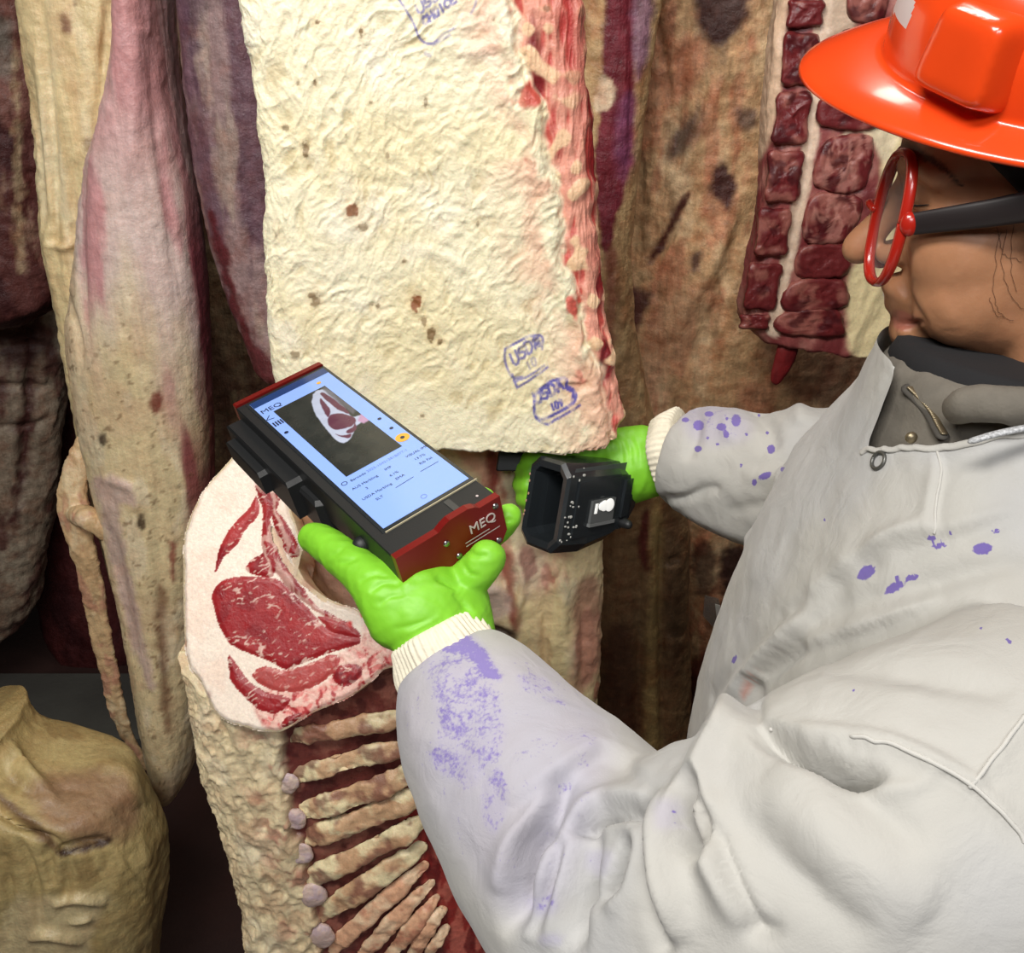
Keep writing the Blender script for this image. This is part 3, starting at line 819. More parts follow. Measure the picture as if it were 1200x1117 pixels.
# ---- background right -----------------------------------------------------------------------------
carcass('hanging_carcass', 'narrow beef side right of the stamped quarter, purple-red above and brown ribs below',
    [(-110, 640, 800), (0, 660, 772), (100, 665, 760), (200, 672, 748), (290, 678, 738), (380, 690, 742), (470, 694, 760), (540, 690, 790), (620, 690, 806), (700, 690, 806), (800, 690, 808), (900, 690, 806), (1000, 690, 800), (1100, 690, 790)], 1.42, .055, .08,
    lin(190, 158, 114), [(lin(214, 186, 136), .5, .65, .7), (lin(150, 112, 76), .55, .68, .6)], 401, .004, 16, (1, 1, .3), .004, 2.4, 60,
    blots=[([(714, -30), (748, -30), (744, 60), (742, 140), (740, 200), (724, 250), (712, 292), (704, 280), (696, 200), (700, 150), (706, 90)], lin(112, 34, 46), 1, 3),
           ([(742, -30), (768, -30), (760, 60), (745, 90)], lin(132, 94, 116), .9, 5), ([(704, 90), (716, 96), (722, 112), (712, 126), (698, 130)], lin(226, 204, 172), .95, 3),
           ([(724, 130), (742, 110), (742, 190), (732, 216), (722, 190)], lin(126, 70, 104), .7, 8), ([(708, 300), (722, 300), (722, 380), (712, 420)], lin(120, 50, 44), .7, 5), ([(680, 560), (820, 560), (820, 1120), (680, 1120)], lin(112, 82, 54), .75, 30), ([(752, 600), (762, 600), (760, 640), (768, 664), (758, 668), (748, 640)], lin(92, 26, 28), .9, 3), ([(764, 590), (776, 600), (774, 700), (770, 800), (776, 930), (758, 930), (756, 800), (762, 700)], lin(188, 160, 104), .7, 5), ([(778, 610), (800, 620), (800, 760), (786, 800), (778, 700)], lin(104, 80, 58), .7, 8), ([(705, 760), (740, 740), (745, 900), (715, 930)], lin(84, 48, 38), .7, 10)],
    strokes=[([(740, -20), (741, 80), (738, 200)], 4, .004), ([(776, 600), (776, 720), (778, 900)], 5, .014), ([(745, 640), (750, 760), (742, 900)], 6, .010), ([(780, 660), (800, 655)], 5, .01), ([(780, 740), (802, 745)], 5, .01)], br=5)
carcass('hanging_carcass', 'large brown beef side with dark bruise patches behind the far sleeve',
    [(-110, 742, 1000), (0, 752, 990), (100, 742, 980), (200, 738, 970), (300, 728, 990), (400, 712, 1060), (480, 700, 1080), (560, 700, 1060), (620, 760, 1000), (700, 790, 990), (800, 792, 980), (900, 790, 960), (1000, 780, 940)], 1.72, .10, .12,
    lin(216, 176, 130), [(lin(236, 204, 160), .5, .66, .7), (lin(206, 142, 108), .5, .64, .7), (lin(156, 118, 80), .6, .72, .6)], 421, .007, 13, (1.3, 1, .35), .005, 2.4, 80,
    blots=[([(820, -60), (880, -60), (876, 20), (850, 52), (828, 48), (816, 20)], lin(70, 44, 46), .95, 8), ([(800, 140), (822, 128), (816, 160), (796, 185), (782, 190), (786, 160)], lin(74, 60, 58), .85, 10),
           ([(840, 195), (856, 198), (862, 225), (852, 242), (838, 235), (832, 225)], lin(66, 26, 30), .95, 5), ([(812, 218), (800, 250), (772, 300), (758, 312), (766, 290), (790, 250)], lin(74, 22, 26), .95, 4),
           ([(860, 128), (885, 130), (888, 150), (868, 155)], lin(80, 56, 56), .8, 7), ([(812, 300), (822, 295), (818, 318), (810, 316)], lin(74, 40, 40), .85, 4), ([(735, 330), (750, 340), (765, 345), (750, 380), (734, 400)], lin(72, 24, 28), .9, 5),
           ([(800, 40), (830, 60), (810, 110), (790, 120), (786, 90)], lin(206, 138, 104), .8, 8), ([(900, 395), (1040, 410), (1050, 470), (960, 480), (910, 450)], lin(120, 86, 66), .8, 14), ([(760, 380), (830, 330), (800, 420), (740, 470)], lin(206, 160, 124), .7, 12),
           ([(846, 650), (874, 640), (880, 700), (856, 730), (846, 700)], lin(52, 28, 28), .95, 5), ([(866, 690), (895, 680), (890, 740), (860, 745)], lin(40, 30, 34), .95, 5), ([(884, 640), (925, 650), (915, 700), (895, 690)], lin(170, 92, 74), .8, 6),
           ([(808, 780), (830, 765), (845, 800), (860, 830), (830, 850), (806, 800)], lin(128, 56, 48), .85, 8), ([(812, 640), (836, 640), (836, 700), (815, 690)], lin(70, 40, 34), .8, 6), ([(780, 820), (812, 800), (812, 950), (780, 950)], lin(58, 34, 30), .8, 8)],
    strokes=[([(770, 20), (782, 130), (772, 240)], 7, .012), ([(818, 215), (795, 260), (762, 312)], 6, .012), ([(860, 60), (830, 130), (800, 200)], 8, .008, 'ridge'), ([(880, 200), (840, 300), (780, 400)], 10, .010, 'ridge'), ([(800, 60), (790, 200)], 8, .01), ([(870, 260), (840, 360), (800, 440)], 8, .010)], br=7)
# small clear tag caught on the brown side
def plastic_tag():
    r = thing('plastic_tag', PY(838, 738, 1.58), 'small clear plastic tag hanging on the brown beef side', 'tag')
    a, b = PY(830, 700, 1.53), PY(850, 705, 1.52)
    m = solid('clear_film', lin(150, 146, 138), 0.3, alpha=0.45); m2 = solid('white_paper', lin(226, 222, 214), 0.6)
    for nm, pl, mm, y in (('film', [(826, 698), (842, 702), (848, 726), (842, 742), (824, 722)], m, 1.595), ('paper_slip', [(838, 708), (844, 710), (846, 728), (840, 726)], m2, 1.587)):
        pts = np.array([PY(x, yy, y) for x, yy in pl]); q = np.vstack([pts, pts + [0, .0015, 0]]); k = len(pl)
        j = np.arange(k); j2 = (j + 1) % k
        F = [np.c_[j2, j, j + k, j2 + k], np.array([[0, i, i + 1] for i in range(1, k - 1)] + [[k, k + i + 1, k + i] for i in range(1, k - 1)])]
        mk(nm, q, F, mm, r, smooth=False)
plastic_tag()

# ---- split spine side behind the head ----------------------------------------------------------
def spine_side():
    Y0 = 1.28
    rows = [(-110, 925, 1230), (0, 911, 1215), (60, 901, 1205), (100, 898, 1200), (143, 895, 1195), (213, 893, 1190), (267, 887, 1120), (333, 873, 1080), (370, 867, 1062), (388, 865, 1054), (398, 870, 1050), (406, 905, 1048)]
    V, F = hang(rows, Y0, .035, .05, .0028, 4.5, 0, .75)
    px, py, _ = proj(V)
    V[:, 2] -= np.interp(px, [865, 910, 1010, 1053], [-14, -10, 6, 4]) * sstep(330, 400, py) * 1.3 / FPX
    V = relief(V, F, .003, 30, 501, (1, 1, .5), .0015, 90)
    c = marble(V, lin(150, 78, 76), [(lin(116, 42, 46), .5, .64, .8), (lin(186, 128, 116), .56, .7, .7)], 511, 24, (1, 1, .7))
    can = [(968, -60), (966, 0), (960, 60), (955, 120), (945, 200), (932, 260), (918, 330), (906, 386)]
    c = blot(c, V, [([(1040, 150), (1060, 180), (1050, 280), (1075, 330), (1070, 420), (1000, 420), (994, 330), (1012, 290), (1030, 230)], lin(252, 232, 182), 1, 5),
                    ([(985, 158), (1010, 142), (1040, 140), (1050, 165), (1036, 190), (1020, 160), (1000, 155), (975, 170)], lin(244, 226, 190), .95, 4),
                    ([(900, -80), (925, -80), (922, 30), (914, 110), (900, 170), (885, 180), (890, 80)], lin(232, 200, 168), .9, 4),
                    ([(967, -60), (1010, -60), (1000, 40), (966, 40)], lin(228, 204, 176), .8, 6), ([(1035, 335), (1047, 340), (1049, 358), (1040, 352)], lin(96, 110, 180), .7, 3)], 521, 4)
    d, _, _ = seg_dist(np.c_[proj(V)[0], proj(V)[1]], smooth_poly(can, 6, False))
    c = mixc(c, sstep(11, 6, d + 6 * (fbm(V, 60, 531, 3) - .5)), lin(232, 206, 182))
    V = stroke(V, vnormals(V, F), can, 6, .006, 'valley')
    r = thing('split_beef_side', (*V[:, :2].mean(0), V[:, 2].min()), 'hanging beef side split along the backbone, dark vertebrae showing beside the orange helmet', 'beef carcass')
    mk('side', V, F, M_CUT, r, c)
    quads = [[(930, -50), (974, -46), (970, -6), (927, -8)], [(925, 0), (967, 2), (964, 30), (922, 32)], [(919, 38), (962, 40), (956, 98), (914, 100)], [(911, 108), (952, 108), (946, 168), (904, 168)], [(900, 176), (943, 178), (936, 236), (895, 236)],
             [(889, 244), (929, 246), (922, 300), (884, 300)], [(878, 308), (918, 310), (908, 364), (870, 362)], [(868, 369), (903, 370), (900, 386), (866, 385)]]
    proc = [[(1000, -40), (1040, -40), (1036, 20), (996, 20)], [(985, 40), (1030, 40), (1030, 100), (978, 96)], [(968, 112), (1030, 112), (1026, 150), (962, 146)], [(966, 168), (1000, 158), (1022, 162), (1022, 190), (1012, 222), (976, 226), (953, 212)], [(950, 232), (985, 228), (1010, 236), (1004, 262), (984, 284), (942, 282)],
            [(940, 290), (992, 288), (994, 316), (976, 326), (934, 322)], [(928, 332), (980, 328), (994, 344), (984, 362), (920, 364)], [(916, 368), (975, 362), (988, 378), (984, 394), (914, 390)]]
    for nm, items, bulge, yy in (('vertebra', quads, .007, Y0 - .034), ('spinous_process', proc, .008, Y0 - .035)):
        for k, q in enumerate(items):
            pl = smooth_poly(q, 8) if nm == 'spinous_process' else None
            if pl is None:
                qq = []
                q = np.array(q, float)
                for i in range(4):          # rounded, slightly waisted block
                    a, b_, c_ = q[i - 1], q[i], q[(i + 1) % 4]
                    qq += [b_ + (a - b_) * .16, b_ + (a + c_ - 2 * b_) * .04, b_ + (c_ - b_) * .16]
                    mid = (b_ + c_) / 2; cen = q.mean(0)
                    qq.append(mid + (cen - mid) * (.10 if i % 2 == 1 else .02))
                pl = smooth_poly(qq, 4)
            cen = pl.mean(0); m = len(pl)
            R = []
            for f_, o_ in [(1.0, -.012), (1.0, .2), (.97, .65), (.93, .85), (.88, .95)] + [(q_, 1.0) for q_ in np.linspace(.8, .04, 12)]:
                z = o_ if o_ < 0 else -1
                R.append([PY(*(cen + (p - cen) * f_), yy + (.012 if o_ < 0 else -bulge * o_)) for p in pl])
            V, F = loft(np.array(R)[:, ::-1])
            Fq = F
            V = relief(V, Fq, .0022, 60, 540 + k, (1, 1, 1), .0015, 150)
            w = fbm(V, 45, 550 + k, 4)
            cc = col_fill(len(V), lin(118, 42, 44))
            cc = mixc(cc, sstep(.5, .68, w) * .75, lin(178, 112, 100)); cc = mixc(cc, sstep(.55, .7, fbm(V, 60, 560 + k, 3)) * .8, lin(74, 20, 26))
            if nm == 'spinous_process' and k in (3, 4): cc = mixc(cc, .7 * sstep(.70, .78, ridged(V, 60, 566, 2, (1.4, 1, .6))) * .7, lin(214, 150, 136))
            rim = np.linalg.norm(np.c_[proj(V)[0], proj(V)[1]] - cen, axis=1)
            mk(nm, V, F, M_CUT, r, cc)
    # strip of lean hanging below the cut
    V, F = tube([PY(926, 392, 1.27), PY(924, 405, 1.26), PY(918, 425, 1.26), PY(910, 444, 1.26)], [.012, .014, .013, .008], 20, 8, .5, (0, 1, 0))
    V = relief(V, F, .002, 60, 571)
    mk('hanging_strip', V, F, M_CUT, r, marble(V, lin(126, 36, 38), [(lin(90, 22, 26), .5, .65, .8)], 575, 40))
spine_side()

# ---- forequarter: rib-eye face, fat cover, rib cage ---------------------------------------------
def forequarter():
    O = P(330, 720, 1.08)
    n = np.array([-.06, -.86, .50]); n /= np.linalg.norm(n)
    U = np.cross(np.array([0, 0, 1.0]), n); U /= np.linalg.norm(U)
    if U[0] < 0: U = -U
    W = np.cross(n, U)
    def pl(px, py):
        r = ray(px, py); t = ((O - CAM) @ n) / (r @ n); q = CAM + t * r - O
        return np.array([q @ U, q @ W])
    def K(x, y): return (200 + x / 3.384, 540 + y / 3.384)
    r = thing('beef_forequarter', PY(400, 1117, .92), 'beef forequarter with a bright red marbled rib-eye cut face and exposed ribs below', 'beef carcass')
    outline = [(269, 538), (238, 575), (218, 617), (214, 658), (214, 717), (219, 776), (238, 806), (252, 838), (288, 853), (320, 858), (334, 855), (365, 836), (407, 818), (436, 797), (447, 786), (468, 778), (474, 760), (462, 735), (444, 722), (434, 722), (420, 716), (398, 708), (380, 700), (366, 690), (352, 674),
               (344, 655), (352, 650), (350, 630), (340, 600), (332, 570), (326, 545), (300, 520), (280, 522)]
    ol = smooth_poly(outline, 5)
    lp = np.array([pl(*q) for q in ol])
    res = .00118 * QL
    lo, hi = lp.min(0) - .01, lp.max(0) + .01
    nx, ny = int((hi[0] - lo[0]) / res), int((hi[1] - lo[1]) / res)
    gx, gy = np.meshgrid(np.linspace(lo[0], hi[0], nx), np.linspace(lo[1], hi[1], ny))
    G = np.c_[gx.ravel(), gy.ravel()]
    V0 = O + G[:, :1] * U + G[:, 1:] * W
    w2 = np.stack([fbm(V0, 60, 601, 4), fbm(V0, 60, 602, 4)], 1) - .5
    Gw = G + w2 * .006
    so = sdf(Gw * 1, lp)
    keep = so < 0.0008
    def poly(pts): return np.array([pl(*K(*q)) for q in smooth_poly(pts, 6)])
    A = [(340, 140), (350, 210), (300, 270), (265, 330), (215, 380), (178, 445), (185, 380), (210, 310), (260, 240), (310, 190)]
    B = [(338, 50), (424, 50), (430, 170), (404, 205), (398, 260), (432, 375), (484, 452), (530, 512), (580, 575), (660, 620), (672, 640), (600, 612), (520, 555), (462, 500), (415, 445), (395, 464), (330, 450), (295, 425), (330, 385), (365, 365), (358, 300), (365, 200), (345, 140)]
    B2 = [(404, 185), (440, 220), (490, 300), (517, 380), (505, 412), (470, 380), (430, 310), (408, 255)]
    Cc = [(165, 540), (180, 500), (220, 470), (290, 458), (380, 462), (440, 480), (490, 530), (560, 600), (600, 650), (650, 680), (745, 700), (748, 726), (680, 748), (605, 772), (520, 805), (460, 828), (380, 790), (300, 760), (240, 730), (210, 690), (180, 620)]
    D = [(322, 850), (372, 812), (440, 828), (520, 816), (640, 768), (668, 790), (648, 840), (560, 900), (460, 918), (380, 900)]
    E_ = [(640, 850), (670, 815), (720, 805), (758, 822), (755, 855), (715, 885), (665, 890)]
    Fm = [(232, 772), (270, 815), (308, 872), (385, 918), (475, 945), (425, 1000), (350, 985), (280, 922), (236, 860)]
    G_ = [(585, 620), (660, 628), (730, 660), (748, 702), (660, 692), (610, 655)]
    H_ = [(440, 1045), (470, 1010), (520, 1000), (500, 1035), (460, 1062)]
    I_ = [(800, 690), (860, 700), (895, 730), (880, 742), (820, 715)]
    muscles = [('trapezius', A), ('strip_muscle', B), ('inner_strip', B2), ('rib_eye', Cc), ('lower_muscle', D), ('round_muscle', E_), ('side_muscle', Fm), ('rib_muscle', G_), ('edge_muscle', H_), ('edge_muscle', I_)]
    lab = np.zeros(len(G), int); sdm = np.full(len(G), 9.0); ins = np.zeros(len(G))
    w3 = np.stack([fbm(V0, 150, 603, 3), fbm(V0, 150, 604, 3)], 1) - .5
    for k, (nm, pg) in enumerate(muscles):
        s = sdf(G + w3 * (.0022 if nm in ('rib_eye', 'trapezius') else .0035), poly(pg))
        m = s < 0; lab[m & (lab == 0)] = k + 1
        sdm = np.minimum(sdm, s)
    gap = sdf(G + w3 * .004, poly([(398, 262), (440, 325), (470, 405), (540, 450), (585, 500), (612, 556), (560, 520), (500, 470), (450, 405), (415, 330)]))
    hole = gap < 0
    # colour
    N_ = len(G)
    c = col_fill(N_, lin(252, 234, 216))
    c = mixc(c, sstep(.5, .7, fbm(V0, 30, 605, 4)) * .35, lin(244, 208, 186))
    # pink, streaky chine side along the lower right
    kk = poly([(330, 960), (420, 900), (520, 905), (640, 860), (640, 800), (760, 700), (760, 640), (830, 600), (960, 720), (940, 820), (820, 900), (700, 960), (560, 1020), (440, 1090), (380, 1060)])
    pk = sstep(.004, -.006, sdf(G + w2 * .01, kk))
    stre = ridged(V0 + w2[:, :1] * .02, 70, 606, 3, (1, 1, 1.8))
    c = mixc(c, pk * (.5 + .5 * sstep(.45, .62, fbm(V0, 90, 607, 4))), lin(232, 136, 128))
    c = mixc(c, pk * sstep(.54, .66, fbm(V0, 110, 608, 4, (1.6, 1, .8))), lin(184, 58, 60))
    c = mixc(c, pk * sstep(.62, .8, stre) * .7, lin(250, 214, 196))
    c = mixc(c, sstep(.010, .0, np.hypot(G[:, 0] - pl(*K(150, 925))[0], G[:, 1] - pl(*K(150, 925))[1]) + w2[:, 0] * .01) * .8, lin(120, 50, 40))
    for a in [(1000, 720, 660), (1000, 705, 655)]: pass
    # muscle colour with marbling flecks
    mu = lab > 0
    mt = fbm(V0, 35, 609, 4)
    mc = mixc(col_fill(N_, lin(158, 38, 42)), sstep(.45, .65, mt), lin(176, 56, 56)); mc = mixc(mc, sstep(.58, .72, fbm(V0, 50, 610, 3)) * .6, lin(128, 22, 30))
    q = G @ np.array([[math.cos(.35), -math.sin(.35)], [math.sin(.35), math.cos(.35)]])
    Q3 = np.c_[q, np.zeros(N_)]; Q3 = Q3 + .012 * np.c_[w2, np.zeros(N_)]
    ve = ridged(Q3, 85, 611, 2, (.55, 1.5, 1)) ; gate = fbm(Q3, 60, 612, 3)
    fleck = sstep(.865, .91, ve) * sstep(.46, .6, gate)
    v2 = vnoise(Q3 * np.array([150, 420, 1]), 613)
    fleck = np.maximum(fleck, sstep(.76, .84, v2) * .8 * sstep(.38, .5, gate))
    mc = mixc(mc, fleck * .85, lin(240, 206, 190))
    pale = np.isin(lab, [5, 10]); mc = np.where(pale[:, None], mc * .55 + lin(206, 100, 92) * .45, mc)
    dk = lab == 6; mc = np.where(dk[:, None], mixc(mc, sstep(.4, .6, fbm(V0, 160, 614, 3)) * .6, lin(110, 40, 46)), mc)
    for k in (2, 3):                                     # fibrous strips: seams of fat along them
        mm = lab == k
        sl = sstep(.74, .84, ridged(Q3, 60, 615, 2, (1.6, .5, 1)))
        mc = np.where(mm[:, None], mixc(mc, sl * .45, lin(244, 214, 196)), mc)
    c = np.where(mu[:, None], mc, c)
    seam = sstep(.0012, .0002, np.abs(sdm)) * .0
    # bright red blood spot
    for x, y, rr in ((712, 648, .006), (768, 600, .007), (765, 570, .005)):
        p0 = pl(*K(x, y)); c = mixc(c, sstep(rr, rr * .5, np.hypot(*(G - p0).T) + w3[:, 0] * .006), lin(206, 40, 34))
    # relief: muscles sit slightly proud, edges ragged
    h = .0018 * sstep(0, -.006, sdm) + .0012 * (fbm(V0, 70, 616, 4) - .5) + .0014 * pk * (stre - .5) - .004 * sstep(-.006, 0, so)
    V = V0 + n * h[:, None]
    ij = grid_faces(ny, nx, wrap=False)
    # keep winding towards n
    f0 = ij[0]; nn = np.cross(V0[f0[1]] - V0[f0[0]], V0[f0[2]] - V0[f0[0]])
    if nn @ n < 0: ij = ij[:, ::-1]
    ok = keep[ij].all(1) & ~hole[ij].any(1)
    ij = ij[ok]
    fl = lab[ij].max(1)
    names = ['fat_cover'] + [m_[0] for m_ in muscles]
    face = bpy.data.objects.new('cut_face', None); COL.objects.link(face); face.location = [float(x) for x in O]; attach(face, r)
    bpy.context.view_layer.update()
    for k, nm in enumerate(names):
        f = ij[fl == k]
        if len(f) < 20: continue
        used = np.unique(f); mp = np.full(N_, -1, np.int64); mp[used] = np.arange(len(used))
        ob = mk(nm, V[used], mp[f], M_CUT, None, c[used])
        ob.parent = r; ob.matrix_parent_inverse = Matrix.Translation(-Vector(r.location))
    bpy.data.objects.remove(face)
    # thickness behind the face: skirt sweeping back and down under the rim
    sk = []
    for t_, sc_ in ((0, 1.0), (.006, 1.0), (.02, .99), (.045, .96), (.06, .88)):
        cen = lp.mean(0)
        ring = [O + (cen + (q_ - cen) * sc_)[0] * U + (cen + (q_ - cen) * sc_)[1] * W - n * (t_ + .003) + np.array([0, 0, -.15]) * t_ for q_ in lp]
        sk.append(ring)
    Vs, Fs = loft(np.array(sk))
    Vs = Vs + .0015 * (fbm(Vs, 90, 620, 3)[:, None] - .5)
    cs = marble(Vs, lin(236, 214, 178), [(lin(206, 150, 130), .55, .68, .7)], 621, 30)
    mk('rim_fat', Vs, Fs, M_FAT, r, cs)
    # body: fat outside on the left, rib cage on the right
    Y1 = .925
    rows = [(760, 214, 470), (790, 222, 500), (830, 229, 520), (870, 233, 545), (910, 241, 565), (950, 256, 580), (990, 269, 590), (1050, 285, 605), (1117, 293, 625), (1200, 305, 645), (1300, 330, 660)]
    V, F = hang(rows, Y1, .05, .10, .0027, 2.8, 60, .8)
    px, py, _ = proj(V)
    N = vnormals(V, F)
    # inner surface starts right of this line
    ix = np.interp(py, [760, 860, 900, 950, 1000, 1060, 1117, 1300], [400, 326, 330, 338, 348, 362, 372, 400])
    inn = sstep(-5, 7, px - ix + 26 * (fbm(V, 45, 642, 3) - .5))
    r1 = ridged(V + .03 * (fbm(V, 12, 631)[:, None] - .5), 58, 632, 3, (1, 1, .7))
    V = V + N * ((1 - inn) * (.0095 * (r1 - .5) + .008 * (fbm(V, 14, 633, 3) - .5)) - inn * (.012 + .006 * sstep(0, 120, px - ix)) + inn * .003 * (fbm(V, 60, 634, 3) - .5))[:, None]
    V = stroke(V, vnormals(V, F), [(240, 800), (248, 830), (262, 860), (280, 900)], 5, .005, 'valley')
    over = (V - O) @ n + .006                            # the knife cut trims the body flush behind the face
    V = V - n * np.maximum(over, 0)[:, None]
    px, py, _ = proj(V)
    c = col_fill(len(V), lin(234, 215, 174)); c = mixc(c, sstep(.5, .66, fbm(V, 20, 635, 4)) * .6, lin(244, 230, 196)); c = mixc(c, sstep(.56, .68, fbm(V, 30, 636, 4)) * .5, lin(204, 166, 130))
    c = mixc(c, sstep(.60, .70, fbm(V, 34, 637, 4)) * sstep(0, 60, px - ix + 70) * .6, lin(178, 96, 88))
    ci = mixc(col_fill(len(V), lin(112, 56, 50)), sstep(.45, .62, fbm(V, 40, 638, 4)) * .8, lin(150, 96, 82)); ci = mixc(ci, sstep(.52, .66, fbm(V, 60, 639, 4)) * .8, lin(78, 32, 32))
    c = c * (1 - inn[:, None]) + ci * inn[:, None]
    # red lean strip down the right side
    rd, _, _ = seg_dist(np.c_[px, py], smooth_poly([(484, 936), (500, 980), (520, 1040), (545, 1117), (575, 1200)], 6, False))
    c = mixc(c, sstep(26, 16, rd + 10 * (fbm(V, 50, 640, 3) - .5)), lin(150, 50, 46))
    c = mixc(c, sstep(26, 16, rd) * sstep(.46, .6, fbm(V, 70, 641, 4, (1.4, 1, .5))) * .8, lin(200, 112, 96))
    c = mixc(c, sstep(26, 16, rd) * sstep(.56, .66, fbm(V, 50, 643, 3, (1.4, 1, .4))) * .8, lin(104, 26, 28))
    mk('fat_body', V, F, M_HANG, r, c)
    def K8(x, y): return (200 + x / 3.0, 780 + y / 3.0)
    ribs = [[(400, 255), (470, 245), (580, 228), (750, 195), (850, 170)], [(430, 390), (500, 372), (620, 338), (780, 300), (880, 280)], [(440, 515), (520, 500), (620, 470), (780, 405), (880, 350)], [(450, 620), (540, 590), (660, 550), (800, 490), (900, 440)],
            [(470, 745), (560, 715), (700, 650), (830, 580), (890, 545)], [(500, 885), (600, 830), (740, 740), (880, 640)], [(555, 1000), (640, 930), (760, 820), (890, 705)], [(640, 1050), (740, 950), (830, 850), (915, 765)],
            [(740, 1060), (810, 970), (880, 885), (935, 815)], [(820, 1060), (880, 970), (925, 900), (955, 860)], [(880, 1060), (930, 980), (970, 920)]]
    halfw = [9, 10, 12, 11, 12, 12, 9, 8, 7.5, 7, 6]
    for k, (rb, hw) in enumerate(zip(ribs, halfw)):
        pts, rad = [], []
        m = len(rb)
        for i, q in enumerate(rb):
            x, y = K8(*q); yy = Y1 - .040 - .004 * math.sin(math.pi * i / (m - 1)) + .008 * (i == 0) + .007 * (i == m - 1)
            p = PY(x, y, yy); pts.append(p)
            rad.append(hw * 1.0 * ((p - CAM) @ FWD) / FPX * (.8 if i == 0 else .6 if i == m - 1 else 1.0))
        rad = [q_ * 1.15 for q_ in rad]; V, F = tube(pts, rad, 30, 18, .30, (0, 1, -.3)); V = V + vnormals(V, F) * (.009 * (fbm(V, 26, 645 + k, 3) - .5))[:, None]
        # flatten: thickness along view, width across
        V = relief(V, F, .0022, 45, 650 + k, (1, 1, 1), .0022, 110)
        w = fbm(V, 40, 660 + k, 4)
        if k < 6: cc = mixc(col_fill(len(V), lin(206, 168, 130)), sstep(.44, .60, w), lin(236, 220, 176)); cc = mixc(cc, sstep(.56, .68, fbm(V, 50, 670 + k, 3)) * .7, lin(120, 66, 60))
        else: cc = mixc(col_fill(len(V), lin(226, 176, 140)), sstep(.5, .66, w), lin(238, 206, 170)); cc = mixc(cc, sstep(.6, .7, fbm(V, 50, 670 + k, 3)) * .5, lin(170, 90, 74))
        if k == 0: cc = cc * .8 + lin(110, 56, 50) * .2
        mk('rib', V, F, M_HANG, r, cc)
    for x, y, rr in [(405, 420, .011), (430, 550, .011), (455, 668, .012), (495, 815, .014), (525, 960, .015)]:
        a = PY(*K8(x, y), Y1 - .047)
        V, F = ellipsoid(a + np.array([.002, .004, 0]), (rr * 1.15, rr * .45, rr * 1.3), None, 32, 24); V = relief(V, F, .0022, 34, int(690 + x), (1, 1, 1), .0015, 90)
        mk('cartilage_knob', V, F, M_FAT, r, marble(V, lin(204, 178, 168), [(lin(222, 200, 182), .5, .62, .7), (lin(190, 168, 176), .5, .62, .7)], 691, 60, (1, 1, 1)))
    # plate flap: membrane and yellow fat hanging behind the hand-held units
    rows = [(470, 320, 722), (520, 325, 722), (560, 328, 716), (600, 335, 706), (640, 345, 705), (680, 350, 705), (720, 360, 703), (760, 420, 703), (800, 520, 701), (830, 600, 696), (850, 640, 693), (870, 668, 690)]
    V, F = hang(rows, 1.06, .035, .04, .0025, 3.2, 30, .75)
    V = relief(V, F, .004, 24, 701, (1.2, 1, .45), .002, 90)
    N = vnormals(V, F)
    for s in [([(575, 520), (585, 600), (590, 680), (600, 720)], 6, .008, 'valley'), ([(600, 640), (612, 680), (600, 740)], 6, .008, 'ridge'), ([(640, 650), (660, 690), (655, 760)], 8, .006, 'ridge'), ([(680, 690), (685, 760), (680, 820)], 6, .006, 'valley'),
              ([(560, 700), (580, 690), (600, 700)], 8, .006, 'ridge'), ([(556, 735), (580, 740), (602, 748)], 4, .012, 'valley'), ([(640, 700), (640, 780), (655, 830)], 5, .006, 'valley'), ([(350, 600), (380, 640), (420, 700)], 8, .006, 'ridge'), ([(340, 640), (370, 680), (400, 715)], 6, .006, 'valley')]:
        V = stroke(V, N, *s)
    c = marble(V, lin(246, 222, 172), [(lin(250, 234, 196), .5, .65, .8), (lin(232, 182, 150), .54, .68, .7), (lin(190, 100, 88), .64, .72, .7)], 711, 22, (1, 1, .4))
    c = blot(c, V, [([(330, 560), (360, 600), (440, 690), (436, 730), (400, 720), (345, 660)], lin(206, 160, 120), .85, 8), ([(360, 640), (400, 660), (430, 700), (420, 720), (380, 690)], lin(214, 170, 150), .8, 8),
                    ([(530, 500), (585, 505), (588, 600), (590, 690), (604, 720), (598, 730), (580, 640), (560, 560), (540, 540)], lin(232, 170, 140), .8, 6), ([(570, 510), (582, 510), (586, 560), (576, 590), (570, 550)], lin(150, 44, 40), .85, 5),
                    ([(588, 640), (600, 650), (604, 700), (612, 730), (602, 740), (592, 700)], lin(160, 58, 52), .8, 5), ([(612, 640), (626, 644), (628, 670), (616, 684), (610, 660)], lin(128, 40, 44), .95, 3), ([(605, 640), (640, 640), (640, 700), (610, 700)], lin(226, 190, 168), .5, 8),
                    ([(676, 690), (700, 680), (704, 740), (696, 800), (672, 800), (668, 760)], lin(168, 104, 92), .7, 8), ([(556, 736), (580, 732), (604, 742), (600, 752), (560, 750)], lin(60, 32, 24), .9, 4), ([(610, 720), (660, 700), (668, 840), (630, 830)], lin(250, 228, 172), .7, 10), ([(555, 680), (590, 690), (600, 716), (570, 728)], lin(232, 206, 190), .8, 6)], 721, 6)
    mk('plate_flap', V, F, M_FAT, r, c)
    # small flap of membrane hanging behind the rib-eye opening
forequarter()

